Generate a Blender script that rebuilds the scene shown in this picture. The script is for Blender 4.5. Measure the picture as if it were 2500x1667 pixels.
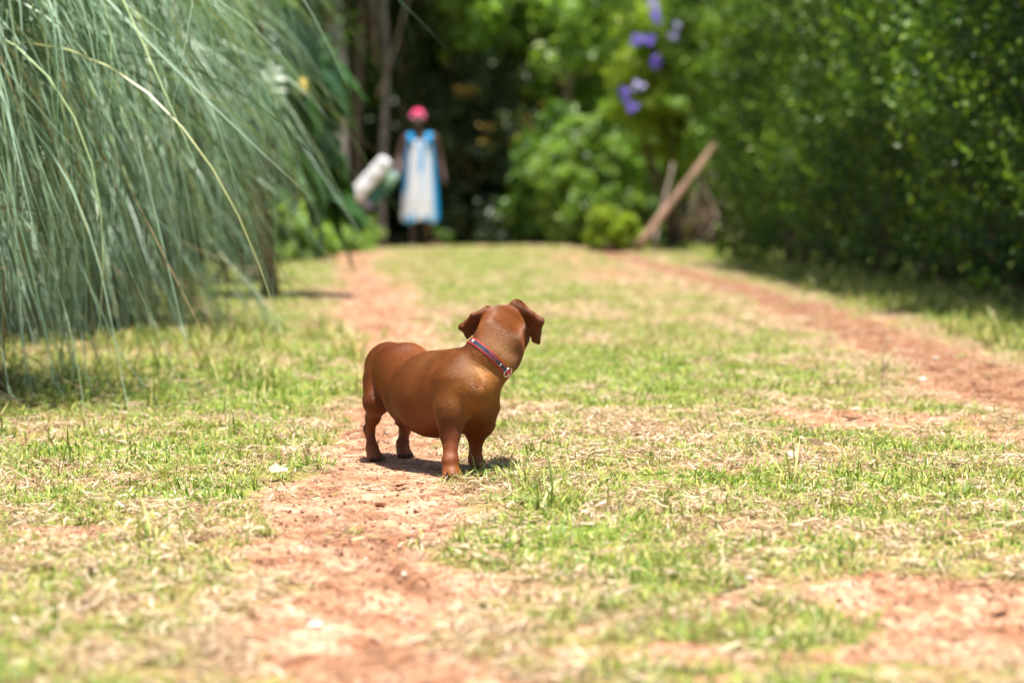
import bpy, math, random
import numpy as np
from mathutils import Vector, Matrix, Euler

# ------------------------------------------------------------------ camera, world, sun, exposure
SC = bpy.context.scene
for o in list(bpy.data.objects):
    bpy.data.objects.remove(o)
random.seed(7)
RNG = np.random.default_rng(7)
R = math.radians

FPX, CAMZ, PITCH = 5903.0, 0.61, math.atan(361.5 / 5903.0)
cam_d = bpy.data.cameras.new('camera')
cam = bpy.data.objects.new('camera', cam_d)
SC.collection.objects.link(cam)
cam.location = (0, 0, CAMZ)
cam.rotation_euler = (R(90) - PITCH, 0, 0)
cam_d.lens = 85.0
cam_d.sensor_width = 36.0
cam_d.clip_start = 0.1
cam_d.clip_end = 600
cam_d.dof.use_dof = True
cam_d.dof.focus_distance = 5.27
cam_d.dof.aperture_fstop = 2.9
cam_d.dof.aperture_blades = 0  # round discs
SC.camera = cam

SUN_DIR = Vector((0.06, -0.14, 0.985)).normalized()
world = bpy.data.worlds.new("World")
SC.world = world
world.use_nodes = True
wn = world.node_tree
bg = wn.nodes['Background']
sky = wn.nodes.new('ShaderNodeTexSky')
sky.sky_type = 'NISHITA'
sky.sun_disc = False
sky.sun_elevation = math.asin(SUN_DIR.z)
sky.sun_rotation = math.atan2(SUN_DIR.x, SUN_DIR.y)
sky.air_density = 1.0
sky.dust_density = 2.0
wn.links.new(sky.outputs[0], bg.inputs[0])
bg.inputs[1].default_value = 0.085
sd = bpy.data.lights.new('sun', 'SUN')
sd.energy = 5.0
sd.angle = R(0.5)
sd.color = (1.0, 0.955, 0.88)
sun = bpy.data.objects.new('sun', sd)
SC.collection.objects.link(sun)
sun.location = (3, -2, 12)
sun.rotation_euler = SUN_DIR.to_track_quat('Z', 'Y').to_euler()
SC.view_settings.view_transform = 'Standard'
SC.view_settings.look = 'None'
SC.view_settings.gamma = 1
SC.view_settings.use_curve_mapping = False
SC.view_settings.exposure = 1.04
SC.render.engine = 'CYCLES'
SC.cycles.max_bounces = 6
SC.cycles.diffuse_bounces = 3
SC.cycles.glossy_bounces = 2
SC.cycles.transmission_bounces = 4
SC.cycles.transparent_max_bounces = 4
SC.cycles.use_denoising = True

# ------------------------------------------------------------------ helpers
def at(px, py, Y):
    """Point of the place seen at photo pixel (px, py) at the depth Y."""
    dx, dy = px - 1250.0, -(py - 833.5)
    c, s = math.cos(PITCH), math.sin(PITCH)
    v = np.array([dx, FPX * c + dy * s, -FPX * s + dy * c])
    v *= Y / v[1]
    return np.array([v[0], v[1], v[2] + CAMZ])

def link(o, parent=None):
    SC.collection.objects.link(o)
    if parent is not None:
        o.parent = parent
    return o

def tag(o, label=None, cat=None, group=None, kind=None):
    if label: o['label'] = label
    if cat: o['category'] = cat
    if group: o['group'] = group
    if kind: o['kind'] = kind
    return o

def empty(name, loc, label=None, cat=None, group=None, rz=0.0):
    o = bpy.data.objects.new(name, None)
    o.empty_display_size = 0.05
    o.location = loc
    o.rotation_euler = (0, 0, rz)
    link(o)
    return tag(o, label, cat, group)

def mesh_np(name, V, F, smooth=False, attrs=None):
    V = np.asarray(V, np.float32); F = np.asarray(F, np.int32)
    k = F.shape[1]
    me = bpy.data.meshes.new(name)
    me.vertices.add(len(V)); me.vertices.foreach_set('co', V.ravel())
    me.loops.add(F.size); me.loops.foreach_set('vertex_index', F.ravel())
    me.polygons.add(len(F))
    me.polygons.foreach_set('loop_start', np.arange(0, F.size, k, dtype=np.int32))
    if smooth:
        me.polygons.foreach_set('use_smooth', np.ones(len(F), bool))
    me.update(calc_edges=True)
    for n, a in (attrs or {}).items():
        at_ = me.attributes.new(n, 'FLOAT', 'POINT')
        at_.data.foreach_set('value', np.asarray(a, np.float32))
    return me

def put(name, me, mat, parent=None, loc=None):
    """Link a mesh; under a parent Empty its vertices (world coordinates) are shifted to the parent's frame."""
    o = bpy.data.objects.new(name, me)
    if mat is not None:
        me.materials.clear(); me.materials.append(mat)
    link(o, parent)
    if parent is not None and loc is None:
        b = parent
        off = Vector((0, 0, 0))
        while b is not None:
            off += b.location; b = b.parent
        o.location = -off
    elif loc is not None:
        o.location = loc
    return o

_T = np.random.default_rng(99).random((256, 256)).astype(np.float64)
def vnoise(x, y, f=1.0, seed=0):
    x = np.asarray(x, float) * f + seed * 17.31; y = np.asarray(y, float) * f + seed * 7.77
    xi, yi = np.floor(x).astype(int), np.floor(y).astype(int)
    u, v = x - xi, y - yi
    u, v = u * u * (3 - 2 * u), v * v * (3 - 2 * v)
    a = _T[xi & 255, yi & 255]; b = _T[(xi + 1) & 255, yi & 255]
    c = _T[xi & 255, (yi + 1) & 255]; d = _T[(xi + 1) & 255, (yi + 1) & 255]
    return (a * (1 - u) + b * u) * (1 - v) + (c * (1 - u) + d * u) * v
def fbm(x, y, f=1.0, seed=0, o=4):
    s, a, t = 0, 1.0, 0
    for i in range(o):
        s = s + a * vnoise(x, y, f * 2 ** i, seed + i * 3); t += a; a *= .5
    return s / t
def sstep(a, b, x):
    t = np.clip((x - a) / (b - a), 0, 1)
    return t * t * (3 - 2 * t)

# ---- materials
def new_mat(name):
    m = bpy.data.materials.new(name); m.use_nodes = True
    nt = m.node_tree; nt.nodes.clear()
    out = nt.nodes.new('ShaderNodeOutputMaterial')
    return m, nt, out
def nd(nt, t, **kw):
    n = nt.nodes.new(t)
    for k, v in kw.items(): setattr(n, k, v)
    return n
def ramp(nt, fac, stops, interp='LINEAR'):
    r = nd(nt, 'ShaderNodeValToRGB'); r.color_ramp.interpolation = interp
    cr = r.color_ramp
    while len(cr.elements) < len(stops): cr.elements.new(0.5)
    for e, (p, c) in zip(cr.elements, stops):
        e.position = p; e.color = (*c, 1)
    nt.links.new(fac, r.inputs[0]); return r.outputs[0]
def noise(nt, scale, detail=4, vec=None, rough=.55):
    n = nd(nt, 'ShaderNodeTexNoise'); n.inputs['Scale'].default_value = scale
    n.inputs['Detail'].default_value = detail; n.inputs['Roughness'].default_value = rough
    if vec is not None: nt.links.new(vec, n.inputs['Vector'])
    return n.outputs[0]
def mix(nt, fac, a, b, mode='MIX'):
    m = nd(nt, 'ShaderNodeMix', data_type='RGBA', blend_type=mode)
    for s, v in ((0, fac), (6, a), (7, b)):
        if hasattr(v, 'is_linked'): nt.links.new(v, m.inputs[s])
        elif s == 0: m.inputs[0].default_value = v
        else: m.inputs[s].default_value = (*v, 1)
    return m.outputs[2]
def math_n(nt, op, a, b=None, c=None):
    m = nd(nt, 'ShaderNodeMath', operation=op)
    for i, v in enumerate((a, b, c)):
        if v is None: continue
        if hasattr(v, 'is_linked'): nt.links.new(v, m.inputs[i])
        else: m.inputs[i].default_value = v
    return m.outputs[0]
def attr(nt, name, typ='GEOMETRY'):
    a = nd(nt, 'ShaderNodeAttribute', attribute_name=name, attribute_type=typ)
    return a.outputs['Fac']
def wpos(nt):
    return nd(nt, 'ShaderNodeNewGeometry').outputs['Position']
def opos(nt):
    return nd(nt, 'ShaderNodeTexCoord').outputs['Object']

def bsdf(nt, out, col, rough=.6, spec=.5, bump=None, trans=0.0, tcol=None, sheen=0, metallic=0):
    p = nd(nt, 'ShaderNodeBsdfPrincipled')
    if hasattr(col, 'is_linked'): nt.links.new(col, p.inputs['Base Color'])
    else: p.inputs['Base Color'].default_value = (*col, 1)
    if hasattr(rough, 'is_linked'): nt.links.new(rough, p.inputs['Roughness'])
    else: p.inputs['Roughness'].default_value = rough
    p.inputs['Specular IOR Level'].default_value = spec
    p.inputs['Metallic'].default_value = metallic
    if sheen:
        p.inputs['Sheen Weight'].default_value = sheen; p.inputs['Sheen Roughness'].default_value = .4
    if bump:
        b = nd(nt, 'ShaderNodeBump'); b.inputs['Strength'].default_value = bump[1]; b.inputs['Distance'].default_value = bump[2]
        nt.links.new(bump[0], b.inputs['Height']); nt.links.new(b.outputs[0], p.inputs['Normal'])
    sh = p.outputs[0]
    if trans > 0:
        t = nd(nt, 'ShaderNodeBsdfTranslucent')
        tc = tcol if tcol is not None else col
        if hasattr(tc, 'is_linked'): nt.links.new(tc, t.inputs[0])
        else: t.inputs[0].default_value = (*tc, 1)
        m = nd(nt, 'ShaderNodeMixShader'); m.inputs[0].default_value = trans
        nt.links.new(sh, m.inputs[1]); nt.links.new(t.outputs[0], m.inputs[2]); sh = m.outputs[0]
    nt.links.new(sh, out.inputs[0])
    return p

def leaf_mat(name, stops, rough=.45, spec=.5, trans=.3, big=None, scale=.6):
    """Leaves: colour by leaf ('tone' is a random number per leaf) and by slow noise over the plant."""
    m, nt, out = new_mat(name)
    c = ramp(nt, attr(nt, 'tone'), stops)
    if big:
        f = ramp(nt, noise(nt, scale, 3, wpos(nt)), [(.38, (0, 0, 0)), (.62, (1, 1, 1))])
        c = mix(nt, f, c, mix(nt, 1.0, c, big, 'MULTIPLY'))
    tc = mix(nt, 1.0, c, (1.5, 1.6, .6), 'MULTIPLY')
    bsdf(nt, out, c, rough, spec, trans=trans, tcol=tc)
    return m

def plain(name, col, rough=.6, spec=.4, nscale=8, var=.35, bump=.3, dist=.004, sheen=0, metallic=0, trans=0):
    m, nt, out = new_mat(name)
    v = opos(nt)
    n = noise(nt, nscale, 5, v)
    c = mix(nt, ramp(nt, n, [(.3, (0, 0, 0)), (.7, (1, 1, 1))]), tuple(x * (1 - var) for x in col), tuple(min(1, x * (1 + var * .6)) for x in col))
    bsdf(nt, out, c, rough, spec, bump=(noise(nt, nscale * 4, 3, v), bump, dist), sheen=sheen, metallic=metallic, trans=trans)
    return m

# ------------------------------------------------------------------ terrain functions
def ground_h(x, y):
    x = np.asarray(x, float); y = np.asarray(y, float)
    rise = -.025 * sstep(7, 28, y) * (1 - np.clip(np.abs(x - .1) / 5.5, 0, 1) ** 2)
    d = np.clip(y - 28.3, 0, None)
    drop = np.where(d < 3, .012 * d * d, .108 + .072 * (d - 3))
    drop = np.minimum(drop, .7)
    far = 1 - sstep(60, 90, y)
    return rise * far - drop - .011 * np.clip(np.abs(x - .1), 0, 4) ** 2 * sstep(10, 26, y) * far
LT = np.array([(-6, -.1, .12), (0, -.15, .15), (3.0, -.165, .15), (3.87, -.25, .165), (4.5, -.27, .16), (4.94, -.285, .15), (5.63, -.30, .13), (7.5, -.36, .12), (9.5, -.467, .15), (12.5, -.68, .20), (16.5, -1.0, .17), (21.4, -1.4, .13), (26, -1.75, .3), (32, -2.2, .3), (200, -5, .3)])
RT = np.array([(-6, 1.55, .15), (5, 1.52, .22), (7.37, 1.58, .21), (8.8, 1.58, .2), (12.5, 1.58, .21), (17.3, 1.45, .19), (22.8, 1.2, .15), (28, .9, .14), (200, -2, .2)])
def track_d(x, y, T):
    cx = np.interp(y, T[:, 0], T[:, 1]); hw = np.interp(y, T[:, 0], T[:, 2])
    return np.abs(x - cx) / hw
def blob(x, y, cx, cy, rx, ry):
    return np.exp(-(((x - cx) / rx) ** 2 + ((y - cy) / ry) ** 2))
def dirt_f(x, y):
    """How bare the ground is: 0 lawn .. 1 soil."""
    n = fbm(x, y, 2.6, 3, 4) - .5
    n2 = fbm(x, y, 11., 5, 3) - .5
    l = 1 - sstep(.55, 1.5, track_d(x, y, LT) + n * (1.9 + .5 * sstep(8, 12, y)) + n2 * .9)
    r = 1 - sstep(.65, 1.35, track_d(x, y, RT) + n * 1.8 + n2 * 1.0)
    p = .85 * blob(x, y, .75, 3.55, .35, .35) + .65 * blob(x, y, .45, 3.1, .5, .22) + .45 * blob(x, y, 1.05, 6.5, .45, .5) + .25 * blob(x, y, .55, 5.3, .25, .16)
    p += .42 * blob(x, y, .75, 19, .45, 4.5) + .35 * blob(x, y, -.75, 17, .5, 5) + .3 * blob(x, y, 1.0, 4.4, .5, .5) + .07
    p += .35 * blob(x, y, .8, 18.5, .35, 2.0) + .5 * blob(x, y, .55, 24, .3, 2) + .35 * blob(x, y, -.75, 4.4, .25, .25)
    g = .5 * blob(x, y, .12, 3.25, .2, .3) + .5 * blob(x, y, -.62, 3.4, .25, .6) + .6 * blob(x, y, -.05, 4.4, .16, .5) + .5 * blob(x, y, .12, 5.2, .25, .5)
    p = sstep(.34, .74, p + n * 1.25 + n2 * .7)
    return np.clip(np.maximum(np.maximum(l, r), p * .85) - g * .5, 0, 1)
def dry_f(x, y):
    """How straw-like the lawn is: 0 green .. 1 dry."""
    n = fbm(x, y, 1.9, 21, 4) - .5
    n2 = fbm(x, y, 7.5, 27, 3) - .5
    b = .50 + .35 * blob(x, y, .75, 6.3, .7, .8) + .45 * blob(x, y, .7, 3.5, .6, .5) - .12 * blob(x, y, -.6, 3.3, .3, .5) + .35 * blob(x, y, .9, 17, .5, 4) + .25 * blob(x, y, .7, 5.6, .5, .3)
    b += .3 * (1 - sstep(1.0, 2.4, np.minimum(track_d(x, y, LT), track_d(x, y, RT))))
    b -= .45 * blob(x, y, .07, 4.5, .2, .55) + .38 * blob(x, y, -.9, 7.6, .55, 1.6) + .3 * blob(x, y, .45, 7.5, .5, 2.0) + .35 * blob(x, y, -.25, 22, .5, 6) + .3 * blob(x, y, -2, 17, .8, 6)
    b -= .3 * blob(x, y, .36, 5.15, .22, .22) + .2 * blob(x, y, -.65, 4.9, .25, .35)
    b -= .5 * sstep(1.9, 2.2, x) 
    return np.clip(b + n * 1.25 + n2 * .75, 0, 1)

# ------------------------------------------------------------------ ground
ys = np.concatenate([-np.geomspace(80, 1, 20), np.linspace(0, 1.5, 4), np.geomspace(2.0, 34, 560), np.geomspace(36, 420, 40)])
us = np.concatenate([np.linspace(-1, -.30, 30), np.linspace(-.29, .29, 330), np.linspace(.30, 1, 30)])
YY, UU = np.meshgrid(ys, us, indexing='ij')
XX = np.where(YY < 2, UU * 8 , 0) + np.where(YY >= 2, UU * (np.clip(YY, 2, 60) * .95 + 0) * (1 + 6 * np.clip(np.abs(UU) - .30, 0, 1) ** 1.5) , 0)
XX = np.where(YY < 2, UU * (1.9 + np.clip(-YY, 0, None) * .8) * (1 + 6 * np.clip(np.abs(UU) - .30, 0, 1) ** 1.5), XX)
DI = dirt_f(XX, YY); DR = dry_f(XX, YY)
near = 1 - sstep(9, 16, YY)
flat_ = 1 - .92 * np.clip(1.6 * blob(XX, YY, -.17, 5.34, .42, .42), 0, 1)
ZZ = ground_h(XX, YY) + (fbm(XX, YY, 1.3, 40, 3) - .5) * .03 * near * flat_
ZZ += (fbm(XX, YY, 14, 41, 3) - .5) * .014 * near * flat_ - .012 * DI * near * flat_
lump = np.clip(fbm(XX, YY, 30, 44, 2) - .52, 0, 1) * .05 * near * DI * flat_
ZZ += lump
V = np.stack([XX, YY, ZZ], -1).reshape(-1, 3)
ny, nx = YY.shape
i = np.arange(ny - 1)[:, None] * nx + np.arange(nx - 1)[None]
F = np.stack([i, i + 1, i + nx + 1, i + nx], -1).reshape(-1, 4)
def ground_z(x, y):
    """Height of the built ground surface."""
    n_ = (1 - sstep(9, 16, y)) * (1 - .92 * np.clip(1.6 * blob(x, y, -.17, 5.34, .42, .42), 0, 1)); di = dirt_f(x, y)
    z = ground_h(x, y) + (fbm(x, y, 1.3, 40, 3) - .5) * .03 * n_ + (fbm(x, y, 14, 41, 3) - .5) * .014 * n_ - .012 * di * n_
    return z + np.clip(fbm(x, y, 30, 44, 2) - .52, 0, 1) * .05 * n_ * di

m, nt, out = new_mat('red_soil_and_lawn')
w = wpos(nt)
soil = ramp(nt, noise(nt, 9, 6, w), [(.32, (.27, .12, .062)), (.5, (.46, .25, .145)), (.68, (.60, .39, .26))])
crumb = ramp(nt, noise(nt, 70, 4, w), [(.42, (.55, .55, .55)), (.6, (1.15, 1.12, 1.1))])
soil = mix(nt, 1.0, soil, crumb, 'MULTIPLY')
soil = mix(nt, math_n(nt, 'MULTIPLY', attr(nt, 'rut'), .8), soil, mix(nt, 1.0, soil, (.56, .50, .46), 'MULTIPLY'))
thatch = ramp(nt, noise(nt, 160, 3, w), [(.38, (.14, .062, .025)), (.54, (.36, .21, .10)), (.68, (.62, .45, .28))])
green = ramp(nt, noise(nt, 60, 4, w), [(.36, (.08, .09, .02)), (.56, (.20, .27, .04)), (.70, (.40, .42, .12))])
lawn = mix(nt, attr(nt, 'dry'), green, thatch)
df = math_n(nt, 'ADD', attr(nt, 'dirt'), math_n(nt, 'MULTIPLY', math_n(nt, 'SUBTRACT', noise(nt, 25, 4, w), .5), .9))
df = ramp(nt, df, [(.35, (0, 0, 0)), (.6, (1, 1, 1))])
col = mix(nt, df, lawn, soil)
bsdf(nt, out, col, .95, .15, bump=(noise(nt, 120, 5, w), .8, .006))
g = put('ground', mesh_np('ground', V, F, True, {'dirt': DI.ravel(), 'dry': DR.ravel(), 'rut': np.clip(1 - sstep(.7, 1.2, track_d(XX, YY, RT)) + .7 * (1 - sstep(.3, 1.0, track_d(XX, YY, LT))) * sstep(.48, .6, fbm(XX, YY, 1.7, 13, 3)), 0, 1).ravel()}), m)
g['kind'] = 'structure'

# ------------------------------------------------------------------ scatter (geometry nodes)
def scatter(name, pts, rot, scl, kinds, tone, coll, mat_kind='stuff'):
    me = bpy.data.meshes.new(name)
    me.vertices.add(len(pts)); me.vertices.foreach_set('co', np.asarray(pts, np.float32).ravel())
    for n, t, d in (('rot', 'FLOAT_VECTOR', rot), ('scl', 'FLOAT', scl), ('which', 'INT', kinds), ('spot', 'FLOAT', tone)):
        a = me.attributes.new(n, t, 'POINT')
        a.data.foreach_set('vector' if t == 'FLOAT_VECTOR' else 'value', np.asarray(d, np.int32 if t == 'INT' else np.float32).ravel())
    o = bpy.data.objects.new(name, me); link(o)
    ng = bpy.data.node_groups.new('scatter_' + name, 'GeometryNodeTree')
    ng.interface.new_socket('Geometry', in_out='INPUT', socket_type='NodeSocketGeometry')
    ng.interface.new_socket('Geometry', in_out='OUTPUT', socket_type='NodeSocketGeometry')
    gi = ng.nodes.new('NodeGroupInput'); go = ng.nodes.new('NodeGroupOutput')
    ci = ng.nodes.new('GeometryNodeCollectionInfo'); ci.inputs['Collection'].default_value = coll
    ci.inputs['Separate Children'].default_value = True; ci.inputs['Reset Children'].default_value = True
    ip = ng.nodes.new('GeometryNodeInstanceOnPoints'); ip.inputs['Pick Instance'].default_value = True
    def na(n, t):
        a = ng.nodes.new('GeometryNodeInputNamedAttribute'); a.data_type = t; a.inputs[0].default_value = n
        return a.outputs[0]
    L = ng.links
    L.new(gi.outputs[0], ip.inputs['Points']); L.new(ci.outputs[0], ip.inputs['Instance'])
    L.new(na('which', 'INT'), ip.inputs['Instance Index'])
    L.new(na('rot', 'FLOAT_VECTOR'), ip.inputs['Rotation'])
    L.new(na('scl', 'FLOAT'), ip.inputs['Scale'])
    L.new(ip.outputs[0], go.inputs[0])
    mod = o.modifiers.new('scatter', 'NODES'); mod.node_group = ng
    o['kind'] = 'stuff'
    return o

def blades(n, rad, lmin, lmax, wid, lean, seed, droop=.6, flat=False, zlift=0):
    r = np.random.default_rng(seed)
    a = r.random(n) * 2 * np.pi; rr = np.sqrt(r.random(n)) * rad
    base = np.stack([rr * np.cos(a), rr * np.sin(a), np.full(n, -.004) if not flat else r.random(n) * zlift], -1)
    yaw = r.random(n) * 2 * np.pi
    d = np.stack([np.cos(yaw), np.sin(yaw), np.zeros(n)], -1); side = np.stack([-np.sin(yaw), np.cos(yaw), np.zeros(n)], -1)
    L = lmin + (lmax - lmin) * r.random(n) ** 1.4
    el = np.radians(np.clip(r.normal(lean, 20, n), 8, 88)) if not flat else np.radians(r.uniform(-6, 14, n))
    w = wid * (.6 + .8 * r.random(n))
    segs = 3
    V = []; 
    p = base.copy(); e = el.copy()
    for k in range(segs + 1):
        t = k / segs
        ww = (w * (1 - .15 * t) * (1.0 if k < segs else .12))[:, None]
        tilt = r.normal(0, .35, n)[:, None] if k == 0 else tilt
        s2 = side + np.array([0, 0, 1]) * tilt
        V += [p - s2 * ww / 2, p + s2 * ww / 2]
        step = (L / segs)[:, None]
        p = p + (d * np.cos(e)[:, None] + np.array([0, 0, 1]) * np.sin(e)[:, None]) * step
        e = e - droop * r.random(n) * (.2 if flat else 1)
    V = np.stack(V, 1).reshape(-1, 3)
    b = np.arange(n)[:, None] * (2 * (segs + 1))
    F = np.concatenate([np.stack([b[:, 0] + 2 * k, b[:, 0] + 2 * k + 1, b[:, 0] + 2 * k + 3, b[:, 0] + 2 * k + 2], -1) for k in range(segs)])
    tone = np.repeat(r.random(n), 2 * (segs + 1))
    tt = np.tile(np.repeat(np.linspace(0, 1, segs + 1), 2), n)
    return V, F, {'tone': tone, 'along': tt}

def grass_mat(name, dry):
    m, nt, out = new_mat(name)
    sp = attr(nt, 'spot', 'INSTANCER')
    if not dry:
        a = ramp(nt, attr(nt, 'tone'), [(0, (.045, .10, .010)), (.3, (.14, .26, .020)), (.6, (.26, .39, .035)), (.8, (.45, .43, .08)), (1, (.68, .56, .30))])
        a = mix(nt, math_n(nt, 'MULTIPLY', sp, .4), a, (.46, .40, .15))
    else:
        a = ramp(nt, attr(nt, 'tone'), [(0, (.20, .10, .045)), (.3, (.38, .235, .12)), (.65, (.58, .41, .25)), (.88, (.82, .69, .53)), (1, (.34, .38, .07))])
    bsdf(nt, out, a, .5, .35, trans=.22)
    return m
GM, DM = grass_mat('grass_blade', False), grass_mat('straw_blade', True)
def coll_of(name, items, mat):
    c = bpy.data.collections.new(name)
    for k, (V, F, A) in enumerate(items):
        me = mesh_np('%s_%02d' % (name, k), V, F, False, A); me.materials.append(mat)
        o = bpy.data.objects.new('%s_%02d' % (name, k), me); c.objects.link(o)
    return c
cg = coll_of('green_tufts', [blades(28, .028, .010, .032 + .004 * (k % 3), .0025, 42, 100 + k) for k in range(8)], GM)
cd = coll_of('straw_tufts', [blades(28, .034, .012, .036, .0022, 26, 200 + k, .5) for k in range(6)] + [blades(28, .045, .012, .040, .0023, 8, 220 + k, .5, True, .010) for k in range(4)], DM)

def strip_points(y0, y1, dens, seed, wide=.27, extra=.6):
    r = np.random.default_rng(seed); P = []
    e = np.geomspace(y0, y1, 60)
    for a, b in zip(e[:-1], e[1:]):
        yc = (a + b) / 2; hw = wide * yc + extra
        n = r.poisson(2 * hw * (b - a) * dens(yc))
        P.append(np.stack([r.uniform(-hw, hw, n), r.uniform(a, b, n)], -1))
    return np.concatenate(P)
def make_scatter(name, coll, nk, dens, seed, keep, s0, sp, tilt=.12, y0=2.2, y1=31, zoff=0.0, damp=False, **k):
    P = strip_points(y0, y1, dens, seed, **k)
    r = np.random.default_rng(seed + 1)
    x, y = P[:, 0], P[:, 1]
    kp = r.random(len(P)) < keep(x, y)
    if damp: kp &= r.random(len(P)) > .97 * np.clip(1.5 * (blob(x, y, -.31, 5.17, .08, .10) + blob(x, y, -.33, 5.5, .10, .12) + blob(x, y, -.2, 5.3, .09, .12) + blob(x, y, -.26, 5.56, .06, .07)), 0, 1)
    x, y = x[kp], y[kp]; n = len(x)
    z = ground_z(x, y) + zoff
    rot = np.stack([r.normal(0, tilt, n), r.normal(0, tilt, n), r.uniform(0, 6.283, n)], -1)
    scl = s0 * (.65 + .7 * r.random(n)) * np.clip(y / 6, 1, 9) ** sp
    o = scatter(name, np.stack([x, y, z], -1), rot, scl, r.integers(0, nk, n), np.clip(dry_f(x, y) + r.normal(0, .15, n), 0, 1), coll)
    pass
    return o
go = make_scatter('grass', cg, 8, lambda y: 1700 * min(1, 5.5 / y) ** 1.35, 301,
                  lambda x, y: (1 - sstep(.2, .62, dirt_f(x, y)) * .985) * (1 - .86 * sstep(.25, .85, dry_f(x, y))) * (.2 + .8 * sstep(.40, .56, fbm(x, y, 13, 83, 3))), 1.0, .25, damp=True)
so = make_scatter('dry_grass', cd, 10, lambda y: 1350 * min(1, 5.5 / y) ** 1.35, 401,
                  lambda x, y: (1 - sstep(.3, .75, dirt_f(x, y)) * .975) * (.3 + .7 * sstep(.15, .75, dry_f(x, y))) * (.3 + .7 * sstep(.42, .56, fbm(x, y, 12, 87, 3))), 1.0, .3, damp=True)
# taller green at the foot of the hedge and under the left plants
cl = coll_of('long_tufts', [blades(22, .04, .05, .13, .004, 62, 500 + k, .7) for k in range(4)], GM)
lo = make_scatter('long_grass', cl, 4, lambda y: 260 * min(1, 6 / y) ** 1.1, 511,
                  lambda x, y: np.clip(sstep(1.85, 2.3, x - .1 * (fbm(x, y, 1.5, 61) - .5) * 6) + .8 * blob(x, y, -1.35, 9.0, .55, 1.8) * (fbm(x, y, 3, 66) > .45) + (y > 12) * (1 - sstep(-2.6, -1.9, x + .3)) * .8 + .05 * blob(x, y, .1, 4.6, .3, .6), 0, 1), .8, .3, wide=.3)

# gravel: crumbs of soil and small stones
def pebble(seed, n=1):
    r = np.random.default_rng(seed)
    import bmesh
    bm = bmesh.new(); bmesh.ops.create_icosphere(bm, subdivisions=2, radius=1)
    V = np.array([v.co[:] for v in bm.verts]); F = np.array([[v.index for v in f.verts] for f in bm.faces]); bm.free()
    d = V / np.linalg.norm(V, axis=1)[:, None]
    for _ in range(5):
        a = r.normal(size=3); a /= np.linalg.norm(a)
        V -= np.clip((V @ a) - r.uniform(.45, .75), 0, None)[:, None] * a * .9
    V *= 1 + .06 * np.sin(d @ r.normal(size=3) * 7)[:, None]
    V *= np.array([1, r.uniform(.7, 1), r.uniform(.4, .65)])
    return V, F, {'tone': np.full(len(V), r.random())}
def stone_mat(name, stops):
    m, nt, out = new_mat(name)
    sp = nd(nt, 'ShaderNodeObjectInfo').outputs['Random']
    c = ramp(nt, sp, stops)
    c = mix(nt, .5, c, mix(nt, 1, c, ramp(nt, noise(nt, 3, 4, opos(nt)), [(.35, (.5, .5, .5)), (.65, (1.4, 1.4, 1.4))]), 'MULTIPLY'))
    bsdf(nt, out, c, .9, .2, bump=(noise(nt, 6, 4, opos(nt)), .6, .1))
    return m
SM = stone_mat('soil_crumb', [(0, (.24, .095, .05)), (.5, (.42, .20, .12)), (.8, (.55, .33, .22)), (1, (.74, .62, .52))])
cp = coll_of('crumbs', [pebble(600 + k) for k in range(6)], SM)
gr = make_scatter('gravel', cp, 6, lambda y: 1500 * min(1, 5 / y) ** 1.6, 611,
                  lambda x, y: .06 + .94 * sstep(.25, .8, dirt_f(x, y)), .0042, .5, tilt=.4)
gr2 = None

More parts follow.
